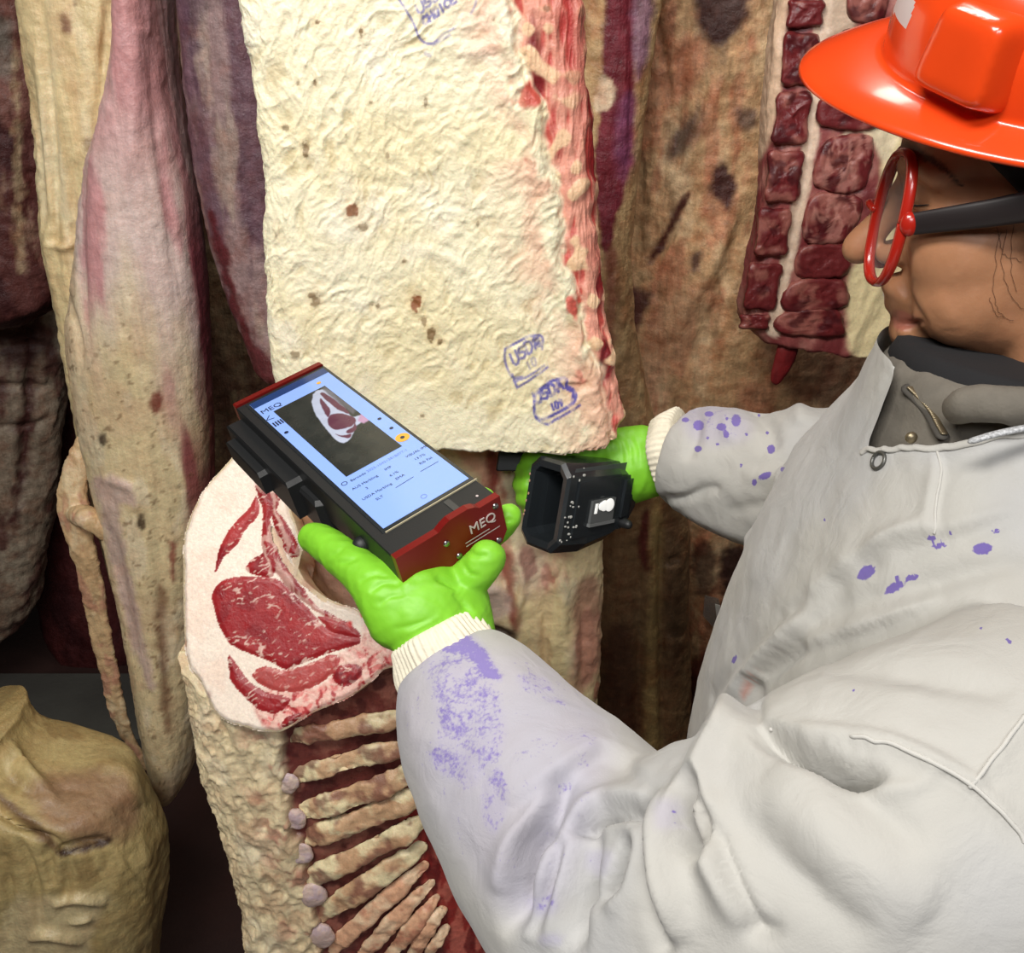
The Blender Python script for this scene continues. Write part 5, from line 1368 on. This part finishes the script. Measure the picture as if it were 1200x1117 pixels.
def coat():
    p = [torso_rings(TORSO), tube(*SLEEVE_N, 40, 8, caps='flat'), tube(*SLEEVE_F, 40, 8, caps='flat')]
    V, F = blob(p, .0029, 10, .5)
    V = laplace(V, F, 6, .5)
    # soft large undulation of the cloth
    N = vnormals(V, F)
    V = V + N * (.006 * (fbm(V, 9, 901, 3) - .5))[:, None]
    px, py, dd = proj(V)
    near_arm = dd < .80
    far_arm = (dd > .84) & (px < 1010)
    S = []
    # elbow folds of the near sleeve
    S += [(K3([(860, 575), (780, 520), (700, 490), (600, 545), (500, 610), (420, 660)]), 9, .006, 'step'),
          (K3([(850, 620), (740, 628), (640, 670), (580, 730), (545, 830), (500, 950), (470, 1080)]), 10, .007, 'ridge'),
          (K3([(850, 655), (720, 668), (600, 745)]), 6, .016, 'valley'),
          (K3([(610, 560), (560, 680), (480, 780), (445, 900), (420, 1060)]), 8, .016, 'valley'), (K3([(560, 590), (500, 700), (430, 800), (395, 930)]), 12, .006, 'ridge'),
          (K3([(580, 745), (548, 880), (490, 1060)]), 7, .013, 'valley'), (K3([(640, 720), (600, 850), (560, 1000), (540, 1110)]), 9, .006, 'ridge'),
          (K3([(690, 720), (645, 860), (625, 1010), (640, 1110)]), 7, .011, 'valley'), (K3([(790, 740), (740, 880), (670, 965)]), 8, .016, 'valley'), (K3([(830, 720), (780, 860), (720, 980)]), 10, .007, 'ridge'),
          (K3([(885, 590), (855, 700), (862, 850), (885, 1000), (910, 1130)]), 6, .016, 'valley'), (K3([(925, 600), (905, 720), (920, 900), (950, 1080)]), 12, .011, 'ridge'),
          (K3([(1020, 570), (975, 670), (975, 790)]), 6, .018, 'valley'), (K3([(990, 560), (945, 640), (935, 760)]), 8, .006, 'ridge')]
    # upper arm / shoulder
    S += [(K4([(335, 400), (420, 455), (520, 505), (640, 555), (745, 560)]), 7, .034, 'valley'), (K4([(330, 380), (480, 470), (620, 560), (720, 600), (840, 595), (905, 530)]), 4, .004, 'ridge'),
          (K4([(370, 405), (560, 425), (780, 465), (900, 520), (1020, 590), (1190, 760)]), 4, .005, 'ridge'), (K4([(900, 545), (1020, 615), (1180, 780)]), 5, .003, 'valley'),
          (K4([(330, 395), (215, 450), (165, 580), (190, 760), (250, 900), (330, 1030)]), 14, .012, 'ridge'), (K4([(120, 560), (118, 700), (130, 830)]), 6, .012, 'valley'), (K4([(150, 640), (200, 760), (260, 910), (345, 1045), (420, 1040)]), 7, .010, 'valley'),
          (K4([(270, 660), (430, 830), (560, 950), (690, 1070)]), 16, .005, 'valley'), (K4([(560, 560), (700, 650), (860, 790)]), 14, .004, 'valley'), (K4([(360, 560), (520, 700), (700, 880), (880, 1010)]), 30, .006, 'ridge'),
          (K4([(560, 235), (760, 232), (900, 250), (1150, 310)]), 10, .004, 'valley'), (K4([(1190, 370), (1110, 480), (1020, 590)]), 3, .003, 'ridge'),
          (K4([(335, 255), (332, 330), (340, 400)]), 5, .006, 'valley'), (K4([(920, 10), (700, 95), (480, 162)]), 5, .006, 'step'), (K4([(500, 150), (440, 190), (360, 260)]), 6, .006, 'valley')]
    # front edge of the coat
    S += [(K4([(600, -20), (430, 150), (290, 320), (160, 535)]), 6, .006, 'step'), (K4([(520, -30), (300, 190), (140, 400), (80, 540)]), 5, .005, 'valley'), (K4([(480, 60), (300, 250), (200, 440)]), 7, .004, 'ridge'),
          (K5([(900, 530), (760, 590), (600, 700), (480, 800)]), 7, .006, 'step'), (K5([(930, 500), (800, 545), (700, 610)]), 7, .005, 'ridge'), (K5([(1190, 470), (1000, 530), (900, 555), (760, 640)]), 7, .005, 'step'),
          (K5([(1200, 620), (1000, 660), (700, 740), (560, 830)]), 10, .005, 'valley'), (K5([(935, 280), (945, 360), (925, 460), (928, 540)]), 4, .005, 'step')]
    for s in S:
        V = stroke(V, N, s[0], s[1] * 1.4, s[2] * 1.45, s[3], region=near_arm)
    N = vnormals(V, F)
    # far sleeve: lumps along the top, sags below
    for s in [([(812, 468), (816, 500), (806, 540)], 8, .008, 'valley'), ([(880, 475), (900, 500), (905, 530)], 10, .008, 'valley'), ([(975, 480), (968, 510), (978, 540)], 9, .010, 'valley'), ([(1000, 490), (990, 550), (980, 590)], 5, .006, 'valley'),
              ([(935, 470), (940, 500)], 12, .008, 'ridge'), ([(850, 480), (856, 520)], 10, .006, 'ridge'), ([(770, 585), (800, 585), (830, 572), (845, 575)], 5, .008, 'valley'), ([(850, 600), (900, 590), (950, 570)], 9, .006, 'valley'), ([(870, 560), (920, 555), (960, 540)], 9, .005, 'ridge'), ([(800, 600), (850, 620), (900, 640)], 8, .004, 'ridge')]:
        V = stroke(V, N, *s, region=far_arm)
    V = laplace(V, F, 3, .5)
    N = vnormals(V, F)
    V = V + N * (.0045 * (fbm(V, 20, 906, 3) - .5))[:, None]
    V = V + N * (.0012 * (ridged(V, 30, 905, 2) - .5))[:, None]
    # puckered gathers by the armhole seam
    px, py, dd = proj(V); pt = np.c_[px, py]
    d, t, _ = seg_dist(pt, np.array(K4([(400, 430), (560, 455), (700, 490), (760, 520)])))
    V = V + N * (.0008 * np.sin(t * 52 + 3 * np.sin(t * 11)) * np.exp(-(d / 9) ** 2) * (dd < .7) * (t > 0.01) * (t < .99))[:, None]
    # colour
    c = col_fill(len(V), lin(180, 178, 172))
    c = mixc(c, sstep(.5, .7, fbm(V, 7, 911, 3)) * .35, lin(172, 174, 180)); c = mixc(c, sstep(.55, .72, fbm(V, 14, 912, 4)) * .25, lin(166, 160, 150))
    d, t, _ = seg_dist(pt, np.array(K4([(340, 230), (315, 275), (290, 320)]))); c = mixc(c, sstep(4, 1, d + 5 * (fbm(V, 120, 913, 2) - .5)) * .5 * (dd < .8), lin(190, 110, 90))
    # ink
    smear = np.zeros(len(V)); ink = np.zeros(len(V))
    fm = facing(V, N) > -.1
    for pg, k, soft in [(K3([(190, 130), (290, 110), (380, 210), (400, 270), (340, 250), (280, 190), (200, 170)]), 1.2, 8), (K3([(130, 160), (350, 190), (430, 420), (360, 580), (280, 620), (150, 530), (170, 380)]), .82, 20), (K3([(330, 560), (400, 520), (430, 640), (380, 760), (320, 700)]), .80, 10),
                        (K3([(440, 235), (540, 245), (565, 305), (460, 295)]), .85, 8), (K3([(520, 300), (600, 320), (600, 345), (530, 330)]), .8, 5), (K3([(540, 410), (680, 400), (710, 490), (600, 480)]), .66, 14), (K3([(450, 930), (530, 930), (560, 880), (570, 980), (500, 1000)]), .75, 8),
                        (K3([(660, 800), (740, 800), (720, 870), (670, 860)]), .55, 8), (K3([(880, 640), (950, 640), (940, 720), (880, 720)]), .5, 8), (K3([(520, 1060), (580, 1060), (580, 1090), (520, 1090)]), .65, 5), (K3([(60, 220), (560, 180), (740, 430), (600, 900), (420, 1000), (250, 800), (60, 420)]), .52, 26),
                        (K3([(160, 480), (300, 480), (300, 580), (200, 560)]), .95, 8), (K3([(260, 150), (340, 180), (390, 260), (350, 250)]), 1.15, 5)]:
        smear = np.maximum(smear, k * sstep(soft, -soft, sdf(pt, smooth_poly(pg, 4))) * (dd < .8) * fm)
    smear = np.maximum(smear, .62 * sstep(12, -12, sdf(pt, smooth_poly(K5([(150, 130), (260, 130), (360, 190), (340, 250), (220, 260), (160, 210)]), 4))) * (dd > .8) * fm)
    def spot(L_, rx, ry, rot=0, far=False):
        for x, y in L_:
            co, si = math.cos(rot), math.sin(rot)
            u_ = (px - x) * co + (py - y) * si; v_ = -(px - x) * si + (py - y) * co
            q = np.sqrt((u_ / rx) ** 2 + (v_ / ry) ** 2)
            ink[:] = np.maximum(ink, np.clip(1.5 - q, 0, 1) * ((dd > .8) if far else (dd < .8)) * fm)
    spot(K5([(718, 655)]), 13, 8, -.6); spot(K5([(1073, 582)]), 13, 7.5, -.1); spot(K5([(805, 700)]), 15, 6, -.5); spot(K5([(858, 670)]), 9, 4.5, -.2); spot(K5([(813, 672)]), 4, 3.5); spot(K5([(940, 573)]), 10, 3.5, -.1); spot(K5([(1115, 528)]), 6, 3); spot(K5([(920, 546)]), 11, 3, -.3)
    spot(K5([(1155, 865)]), 5, 2.5, .7); spot(K5([(1067, 826), (590, 495), (1136, 297)]), 2, 2); spot(K5([(975, 538)]), 3, 2)
    spot(K5([(320, 190)]), 6, 8, 0, True); spot(K5([(275, 210)]), 6.5, 5, 0, True); spot(K5([(205, 205)]), 7, 6.5, .3, True); spot(K5([(237, 170)]), 6, 3.5, 0, True); spot(K5([(427, 278)]), 5, 6, 0, True); spot(K5([(376, 380)]), 3.5, 4, 0, True); spot(K5([(408, 360)]), 9, 4.5, -.4, True); spot(K5([(464, 340)]), 4, 3.5, .4, True); spot(K5([(204, 277)]), 5, 4, 0, True)
    spot(K5([(291, 185), (352, 232), (335, 328), (263, 262), (232, 243), (415, 228), (390, 175)]), 2.4, 2.2, 0, True); spot(K5([(165, 188)]), 5, 3, 0, True); spot(K5([(290, 232)]), 4, 5, 0, True)
    spot(K4([(270, 195)]), 3, 6, .5); spot(K4([(640, 292), (585, 1000), (345, 870)]), 1.8, 1.8); spot(K4([(80, 690)]), 3, 8, -.2)
    # neck opening
    neck = inside(pt, [(1052, 434), (1016, 526), (1060, 523), (1100, 524), (1140, 516), (1200, 506), (1330, 480), (1330, 300), (1060, 300)])
    drop = (neck & (V[:, 2] > 1.36)) | (V[:, 2] > 1.462)
    Fo = []
    for f in F:
        Fo.append(f[~drop[f].any(1)])
    V = relax_border(V, Fo, 25)
    used = np.unique(np.concatenate([f.ravel() for f in Fo])); mp = np.full(len(V), -1, np.int64); mp[used] = np.arange(len(used))
    o = mk('white_coat', V[used], [mp[f] for f in Fo], M_COAT, person, c[used], attrs={'ink': ink[used], 'smear': smear[used]})
    o['label'] = 'white cotton coat with purple ink stains'
    # far lapel edge standing beside the collar
    def strip(nm, edge, w3, th=.0022):
        e = np.array(edge); a = np.array(w3)
        R = [np.array([q, q + s_, q + s_ + np.array([.0, th, 0]), q + np.array([.0, th, 0])]) for q, s_ in zip(e, a)]
        V, F = loft(np.array(R)); n_ = len(V)
        V = V + .0008 * (fbm(V, 80, 915)[:, None] - .5)
        return mk(nm, V, F, M_COAT, o, col_fill(n_, lin(180, 178, 172)), attrs={'ink': np.zeros(n_), 'smear': np.zeros(n_)})
    e = [P(1054, 432, .79), P(1040, 462, .785), P(1022, 500, .77), P(1006, 535, .75), P(985, 580, .735)]
    w_ = [P(1064, 446, .77) - P(1054, 432, .77), P(1064, 468, .77) - P(1040, 462, .77), P(1044, 506, .75) - P(1022, 500, .75), P(1024, 545, .73) - P(1006, 535, .73), P(990, 590, .72) - P(985, 580, .72)]
    q = smooth_poly(np.c_[np.array(e), np.array(w_)], 6, False)
    strip('lapel', q[:, :3], q[:, 3:])
    # snap ring on the near lapel
    ii = np.argmin((px - 1030) ** 2 + (py - 541) ** 2 + 1e6 * (dd > .8) + 1e6 * (facing(V, N) < .1))
    cpt, nn = V[ii], N[ii]; t1 = np.cross(nn, [0, 0, 1.0]); t1 /= np.linalg.norm(t1); t2 = np.cross(nn, t1)
    cc = [cpt + nn * .0012 + .0058 * (math.cos(a) * t1 + math.sin(a) * t2) for a in np.linspace(0, 2 * np.pi, 25)]
    V2, F2 = tube(cc, [.0013] * 25, 10, 2, caps='flat'); mk('snap_ring', V2, F2, solid('tarnished_steel', lin(96, 96, 92), .4, metal=.6), o)
    # hem along the neckline
    hp = []
    for x, y in smooth_poly([(1012, 530), (1036, 526), (1060, 524), (1100, 525), (1140, 517), (1200, 507), (1260, 496)], 6, False):
        i2 = np.argmin((px - x) ** 2 + (py - y) ** 2 + 1e6 * (dd > .8) + 1e6 * (facing(V, N) < .05)); hp.append(V[i2])
    hp = np.array(hp); hp[1:-1] = (hp[:-2] + hp[1:-1] * 2 + hp[2:]) / 4
    V2, F2 = tube(hp, [.0028] * len(hp), 12, 3, .6, (0, -.6, .8)); mk('hem', V2, F2, M_COAT, o, col_fill(len(V2), lin(186, 184, 178)), attrs={'ink': np.zeros(len(V2)), 'smear': np.zeros(len(V2))})
    def seam(pl, nm='seam', rr=.0011):
        q = []
        for x, y in smooth_poly(pl, 8, False):
            i2 = np.argmin((px - x) ** 2 + (py - y) ** 2 + 1e6 * (dd > .8) + 1e6 * (facing(V, N) < .05)); q.append(V[i2] + N[i2] * .0003)
        q = np.array(q)
        for _ in range(4): q[1:-1] = (q[:-2] + q[1:-1] * 2 + q[2:]) / 4
        V2, F2 = tube(q, [rr] * len(q), 10, 2); mk(nm, V2, F2, M_COAT, o, col_fill(len(V2), lin(192, 190, 184)), attrs={'ink': np.zeros(len(V2)), 'smear': np.zeros(len(V2))})
    seam(K4([(385, 412), (480, 415), (600, 430), (690, 445), (780, 468), (900, 522), (1020, 590), (1100, 665), (1185, 760)])); seam(K4([(1185, 372), (1110, 470), (1020, 588)])); seam(K5([(935, 275), (946, 350), (930, 440), (926, 540)]), rr=.0008)
    # knitted cuffs
    def cuff(a, b, r0, r1, nrib=46):
        a, b = np.array(a), np.array(b); T = (b - a) / np.linalg.norm(b - a)
        s1 = np.cross(T, [.3, .2, .9]); s1 /= np.linalg.norm(s1); s2 = np.cross(T, s1)
        R = []
        ang = np.linspace(0, 2 * np.pi, nrib * 6, endpoint=False)
        for k_ in range(17):
            t_ = k_ / 16; r_ = r0 + (r1 - r0) * t_ + .003 * math.sin(math.pi * t_)
            rr = r_ + .0007 * np.cos(ang * nrib) + .0016 * np.sin(ang * 3 + 5 * t_) + .001 * np.sin(ang * 7 - 3 * t_)
            if k_ in (0, 16): rr = rr - .003
            R.append(a + (b - a) * t_ + rr[:, None] * (np.cos(ang)[:, None] * s1 + np.sin(ang)[:, None] * s2))
        V, F = loft(np.array(R)); mk('knit_cuff', V, F, M_KNIT, o)
    cuff(P(536, 795, .688), P(506, 738, .694), .0385, .0345)
    cuff(P(806, 532, 1.025), P(776, 538, 1.04), .050, .046)
coat()

# ---- jacket, gaiter, legs --------------------------------------------------------------------------
def jacket():
    t = [(1.10, .35, .62, .165, .20, 2.3), (1.20, .352, .62, .155, .195, 2.2), (1.28, .357, .62, .142, .19, 2.2), (1.34, .362, .62, .126, .175, 2.1), (1.385, .366, .625, .112, .15, 2.0), (1.42, .366, .63, .101, .118, 2.0), (1.445, .366, .635, .098, .108, 2.0), (1.455, .366, .635, .090, .098, 2.0)]
    V, F = torso_rings(t, 96)
    V, F = blob([(V, F)], .004, 3)
    V = relief(V, F, .003, 18, 931, (1, 1, .7))
    o = mk('grey_jacket', V, F, M_GREYC, person)
    # collar roll, zip
    cp = [P(1128, 478, .585), P(1140, 474, .575), P(1170, 474, .565), P(1205, 478, .56), P(1260, 490, .56)]
    V, F = tube(cp, [.011, .0125, .0125, .0125, .012], 24, 8, .9); V = relief(V, F, .0015, 40, 935); mk('collar_roll', V, F, M_GREYC, o)
    zp = smooth_poly([(1064, 456), (1074, 466), (1088, 482), (1098, 500), (1104, 510)], 10, False)
    zc = [P(x, y, .64 - .0006 * (y - 456)) for x, y in zp]
    V, F = tube(zc, [.0045] * len(zc), 10, 2, .5, (0, -1, .5)); mk('zip_tape', V, F, solid('dark_grey_fabric', lin(72, 68, 62), .8), o)
    m = solid('dull_brass', lin(140, 128, 104), .4, metal=.8)
    for i in range(0, len(zc) - 1):
        V, F = ellipsoid(zc[i] + np.array([0, -.003, .002]), (.0024, .0014, .0011)); mk('zip_tooth', V, F, m, o)
    V, F = ellipsoid(P(1068, 513, .615), (.004, .003, .004)); mk('snap_button', V, F, m, o)
    # patterned piping at the shoulder
    pp = [P(1142, 516, .556), P(1170, 508, .552), P(1210, 500, .548)]
    V, F = tube(pp, [.004] * 3, 10, 8, .5); mk('reflective_piping', V, F, solid('silver_fabric', lin(176, 178, 180), .5, vary=.5, vscale=700), o)
    # black neck gaiter
    R = []
    ang = np.linspace(0, 2 * np.pi, 90, endpoint=False)
    for z, cx, cy, rx, ry, tilt in [(1.395, .37, .635, .094, .10, 0), (1.415, .367, .637, .092, .096, .0), (1.432, .365, .640, .0905, .092, .0), (1.447, .364, .641, .090, .088, -.006), (1.457, .364, .641, .086, .084, -.008), (1.458, .364, .641, .080, .078, -.008)]:
        R.append(np.c_[cx + rx * np.cos(ang), cy + ry * np.sin(ang), z + .0 * ang + tilt * np.cos(ang)])
    V, F = loft(np.array(R)); V = relief(V, F, .002, 24, 941, (1, 1, 3)); mk('neck_gaiter', V, F, M_BLACKC, person)
    # trousers and rubber boots below the frame
    for s in (-.11, .11):
        V, F = tube([(.40, .62 + s, .82), (.40, .62 + s, .45), (.41, .62 + s, .20)], [.105, .085, .075], 28, 8); mk('trouser_leg', V, F, M_TROUSER, person)
        R = []
        for z, cx, rx, ry in [(0.0, .36, .135, .05), (.03, .36, .14, .054), (.06, .365, .13, .052), (.09, .38, .10, .05), (.13, .405, .072, .055), (.24, .41, .07, .065), (.34, .41, .082, .082)]:
            R.append(np.c_[cx + rx * np.cos(ang), .62 + s + ry * np.sin(ang), np.full(90, z)])
        V, F = loft(np.array(R)); mk('rubber_boot', V, F, M_RUBBER, person)
jacket()

# ---- gloves ----------------------------------------------------------------------------------------
def gloves():
    # near hand: palm up under the tablet, thumb along its left side, fingers round the right side
    p = [tube([P(528, 780, .69), P(510, 745, .692), P(498, 712, .695), P(489, 690, .710), P(482, 668, .730)], [.032, .033, .036, .037, .033], 32, 6, .8, (0.2, -.5, .8)),
         tube([P(540, 745, .70), P(530, 712, .708), P(522, 690, .722)], [.026, .029, .028], 28, 6),
         tube([P(470, 722, .692), P(450, 695, .694), P(425, 672, .705), P(400, 652, .722), P(380, 637, .738), P(367, 630, .748)], [.026, .022, .0165, .0150, .0140, .0120], 26, 6),
         tube([P(508, 692, .715), P(534, 686, .71), P(556, 672, .70), P(571, 654, .694)], [.020, .0165, .0155, .0138], 26, 6),
         tube([P(515, 660, .755), P(552, 645, .755), P(580, 622, .738), P(596, 606, .724)], [.017, .0125, .0115, .0105], 24, 6),
         tube([P(500, 640, .80), P(545, 610, .82), P(566, 585, .80)], [.016, .012, .011], 24, 6), tube([P(470, 640, .80), P(505, 580, .85), P(520, 555, .845)], [.016, .012, .011], 24, 6)]
    V, F = blob(p, .0016, 7, .5)
    N = vnormals(V, F)
    K7 = lambda L_: [(340 + x / 4.286, 560 + y / 4.286) for x, y in L_]
    for pts, w, d, m in [([(340, 520), (420, 490), (500, 500)], 3, .0016, 'valley'), ([(400, 580), (470, 530), (560, 540)], 3, .0014, 'valley'), ([(440, 640), (500, 600), (580, 590)], 3, .0012, 'valley'), ([(520, 760), (620, 740), (740, 700)], 3, .0012, 'valley'),
                         ([(230, 430), (300, 420), (350, 400)], 3, .0014, 'valley'), ([(200, 390), (240, 380), (290, 330)], 3, .001, 'valley'), ([(560, 800), (650, 750), (760, 690)], 3, .001, 'ridge'), ([(900, 360), (930, 390), (990, 390)], 3, .0016, 'valley'), ([(860, 420), (900, 480), (960, 490)], 3, .0014, 'valley'),
                         ([(730, 500), (800, 530), (850, 560)], 4, .003, 'valley'), ([(560, 560), (640, 490), (720, 490)], 5, .0018, 'ridge'), ([(820, 580), (870, 640), (920, 690)], 4, .0016, 'valley'), ([(1080, 200), (1100, 215), (1115, 200)], 2.5, .001, 'valley')]:
        V = stroke(V, N, K7(pts), w, d, m)
    V = V + N * (.0016 * (ridged(V, 48, 951, 3, (1, 1.4, 1.5)) - .5))[:, None]
    mk('glove', V, F, M_GLOVE, person)
    # far hand: fist behind the scanner head, thumb over the top
    p = [tube([P(815, 533, 1.02), P(785, 538, 1.045), P(755, 542, 1.06), P(725, 548, 1.07), P(695, 552, 1.075)], [.030, .037, .044, .045, .038], 32, 6, .95, (0, .2, 1)),
         tube([P(750, 525, 1.05), P(710, 525, 1.045), P(670, 530, 1.045), P(635, 534, 1.05), P(622, 540, 1.055)], [.026, .020, .0155, .0145, .012], 24, 6)]
    for k_, (y, dx) in enumerate(((548, 0), (566, -2), (582, 2), (596, 10))):
        p.append(tube([P(705, y, 1.085), P(660, y - 2, 1.105), P(624 + dx, y, 1.095), P(614 + dx, y + 2, 1.07), P(622 + dx, y + 4, 1.05)], [.017, .0135, .0125, .012, .011], 20, 6))
    V, F = blob(p, .002, 6, .5)
    N = vnormals(V, F)
    for k_, x in enumerate((690, 702, 712, 724, 734, 745)):
        V = stroke(V, N, [(x - 4, 505), (x + 4, 525), (x + 6, 548)], 2.6, .0014, 'valley')
    for x in (700, 742, 760):
        V = stroke(V, N, [(x + 8, 500), (x + 18, 535), (x + 8, 580)], 3.2, .0014, 'ridge')
    V = V + N * (.0012 * (ridged(V, 45, 955, 3, (1.8, 1, .8)) - .5))[:, None]
    mk('glove', V, F, M_GLOVE, person)
gloves()

# ---- helmet, cap, glasses --------------------------------------------------------------------------
def helmet():
    th = math.radians(10)
    A2 = HA * math.cos(th) + HC * math.sin(th); C2 = HC * math.cos(th) - HA * math.sin(th); B2 = HB
    roll = math.radians(24.0)
    B2, C2 = B2 * math.cos(roll) - C2 * math.sin(roll), C2 * math.cos(roll) + B2 * math.sin(roll)
    O = H(-.005, .002, .078)
    root = thing('hard_hat', O, 'glossy orange hard hat with a moulded side block, on the worker\'s head', 'hard hat')
    m = 360
    ang = np.linspace(0, 2 * np.pi, m, endpoint=False); ca, sa = np.cos(ang), np.sin(ang)
    fr = np.clip(ca, 0, 1)
    def ring(rb, kf, z, zf=0.0, bumpamt=0.0, zz=0.0):
        ra = np.where(ca > 0, rb * 1.06 + 1.45 * kf * fr ** 1.5, rb * 1.20)
        x, y = ra * ca, rb * sa
        h_ = z + zf * fr ** 2
        if bumpamt > 0:                                    # moulded block on each side towards the front
            for s in (1, -1):
                a0 = np.angle(np.exp(1j * (ang - s * math.radians(50))))
                k_ = sstep(math.radians(21), math.radians(16.5), np.abs(a0)) * bumpamt
                x = x + .020 * k_ * np.cos(s * math.radians(50)); y = y + .020 * k_ * np.sin(s * math.radians(50))
        return O + x[:, None] * A2 + y[:, None] * B2 + (h_ if np.ndim(h_) else np.full(m, h_))[:, None] * C2
    R = []
    R += [ring(.060, 0, .098), ring(.085, 0, .060), ring(.092, 0, .010), ring(.094, .0, .004), ring(.116, .026, -.007, -.004), ring(.1185, .030, -.0075, -.004), ring(.1195, .0315, -.0055, -.004), ring(.119, .031, -.0035, -.004)]
    for t_ in np.linspace(.12, 1, 9):
        R.append(ring(.119 - .022 * t_, .031 * (1 - t_) ** 1.1 + .010 * t_, -.0035 + .010 * t_, -.004 * (1 - t_) + .004 * math.sin(math.pi * t_)))
    for z in np.linspace(.009, .07, 30):
        q = z / .105
        b_ = sstep(.010, .014, z) * sstep(.056, .050, z) * (1.0 - .35 * sstep(.02, .05, z))
        R.append(ring(.0965 * (1 - max(q, 0) ** 2.6) ** .5, .010, z, 0, 0))
    for q in np.linspace(.68, .995, 14):
        R.append(ring(.0965 * (1 - q ** 2.6) ** .5, .010 * (1 - q), q * .105))
    V, F = loft(np.array(R))
    V = laplace(V, F, 2, .4)
    px, py, _ = proj(V)
    f = F[0]
    cen = V[f].mean(1); fx, fy, _ = proj(cen); fi = np.arange(len(f)) // m
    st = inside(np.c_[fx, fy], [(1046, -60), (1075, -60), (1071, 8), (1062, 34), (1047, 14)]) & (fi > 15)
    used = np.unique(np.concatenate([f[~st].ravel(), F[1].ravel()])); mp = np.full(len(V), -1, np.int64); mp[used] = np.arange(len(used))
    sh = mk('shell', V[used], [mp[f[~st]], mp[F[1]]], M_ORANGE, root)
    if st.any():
        used = np.unique(f[st]); mp[:] = -1; mp[used] = np.arange(len(used)); mk('white_patch', V[used], mp[f[st]], M_WTXT, root)  # plain white patch on the front of the dome
    # moulded blocks on both sides of the shell
    for s in (1, -1):
        an = s * math.radians(52); e1 = math.cos(an) * A2 + math.sin(an) * B2; e2 = -math.sin(an) * A2 + math.cos(an) * B2
        bc = O + e1 * .092 + C2 * .036
        n1 = e1 * .97 + C2 * .24; n1 /= np.linalg.norm(n1); u1 = C2 - n1 * (C2 @ n1); u1 /= np.linalg.norm(u1)
        Rr = []
        for dz, k_ in ((-.02, 1.06), (0, 1.03), (.010, .96), (.016, .90), (.0185, .80), (.0195, .60)):
            q = []
            for t_ in np.linspace(0, 2 * np.pi, 72, endpoint=False):
                x = np.sign(math.cos(t_)) * abs(math.cos(t_)) ** .3 * .027; y = np.sign(math.sin(t_)) * abs(math.sin(t_)) ** .3 * .026
                q.append(bc + n1 * dz + e2 * x * k_ * (1 - .10 * y / .026) + u1 * y * k_)
            Rr.append(q)
        V2, F2 = blob([loft(np.array(Rr))], .0016, 4)
        mk('side_block', V2, F2, M_ORANGE, root)
    # black cap under the helmet
    th_ = np.linspace(.02, np.pi - .02, 90); ph = np.linspace(0, 2 * np.pi, 160, endpoint=False)
    u_ = np.stack([np.sin(th_)[:, None] * np.cos(ph), np.sin(th_)[:, None] * np.sin(ph), np.cos(th_)[:, None] + 0 * ph], -1).reshape(-1, 3) * np.array([.102, .0800, .097]) + np.array([-.015, 0, .035])
    F_ = grid_faces(90, 160)
    V = HO + u_[:, :1] * HA + np.abs(u_[:, 1:2]) * HB + u_[:, 2:] * HC        # both halves trimmed alike
    cx_, cy_, _ = proj(V); kp = (cx_ > 1132 + (cy_ - 168) * .95) & (u_[:, 2] > -.03)
    F_ = F_[kp[F_].all(1)]
    V = HO + u_[:, :1] * HA + u_[:, 1:2] * HB + u_[:, 2:] * HC
    used = np.unique(F_); mp = np.full(len(V), -1, np.int64); mp[used] = np.arange(len(used))
    V = relax_border(V, [F_], 30)
    o = mk('under_cap', V[used], mp[F_], M_BLACKC, person); sd = o.modifiers.new('s', 'SOLIDIFY'); sd.thickness = .002; sd.offset = 1
helmet()

def glasses():
    root = thing('eyeglasses', P(1032, 262, .66), 'large red-rimmed eyeglasses with dark temples on the worker\'s face', 'eyeglasses')
    M_L = solid('clear_lens', (1, 1, 1), .03, alpha=.04, spec=.5)
    cN = None
    for s in (1, -1):
        c = H(.097, s * .036, -.008)
        h = s * HB * .93 - HA * .37; up = HC * .985 - HA * .17 * 1
        t = np.linspace(0, 2 * np.pi, 49)
        e = 2.5
        pts = [c + h * (.029 * np.sign(math.cos(a)) * abs(math.cos(a)) ** (2 / e)) + up * (.044 * np.sign(math.sin(a)) * abs(math.sin(a)) ** (2 / e)) for a in t]
        V, F = tube(pts, [.0030] * len(pts), 12, 3, 1.3, tuple(HA), caps='flat'); mk('rim', V, F, M_REDF, root)
        n_ = np.cross(h, up); n_ /= np.linalg.norm(n_)
        Q = np.array(pts[:-1]); V = np.vstack([Q + n_ * .0007, c + n_ * .0007, Q - n_ * .0007, c - n_ * .0007]); k_ = 48; j = np.arange(k_)
        Ff = np.vstack([np.c_[j, (j + 1) % k_, np.full(k_, k_)], np.c_[(j + 1) % k_ + k_ + 1, j + k_ + 1, np.full(k_, 2 * k_ + 1)]])
        mk('lens', V, Ff, M_L, root)
        hg = c + h * .031
        V, F = ellipsoid(hg - HA * .003, (.006, .0045, .008), HX); mk('hinge', V, F, M_REDF, root)
        p0, p1 = hg - HA * .004, H(-.02, s * .088, .007)
        pts = [p0, p0 * .6 + p1 * .4 + s * HB * .002, p1, H(-.05, s * .084, -.005)]
        V, F = tube(pts, [.0072, .0086, .0105, .008], 16, 10, .30, tuple(HB)); mk('temple', V, F, M_DARKT, root)
    V, F = tube([H(.110, .010, -.004), H(.114, 0, -.001), H(.110, -.010, -.004)], [.0028] * 3, 12, 6); mk('bridge', V, F, M_REDF, root)
glasses()
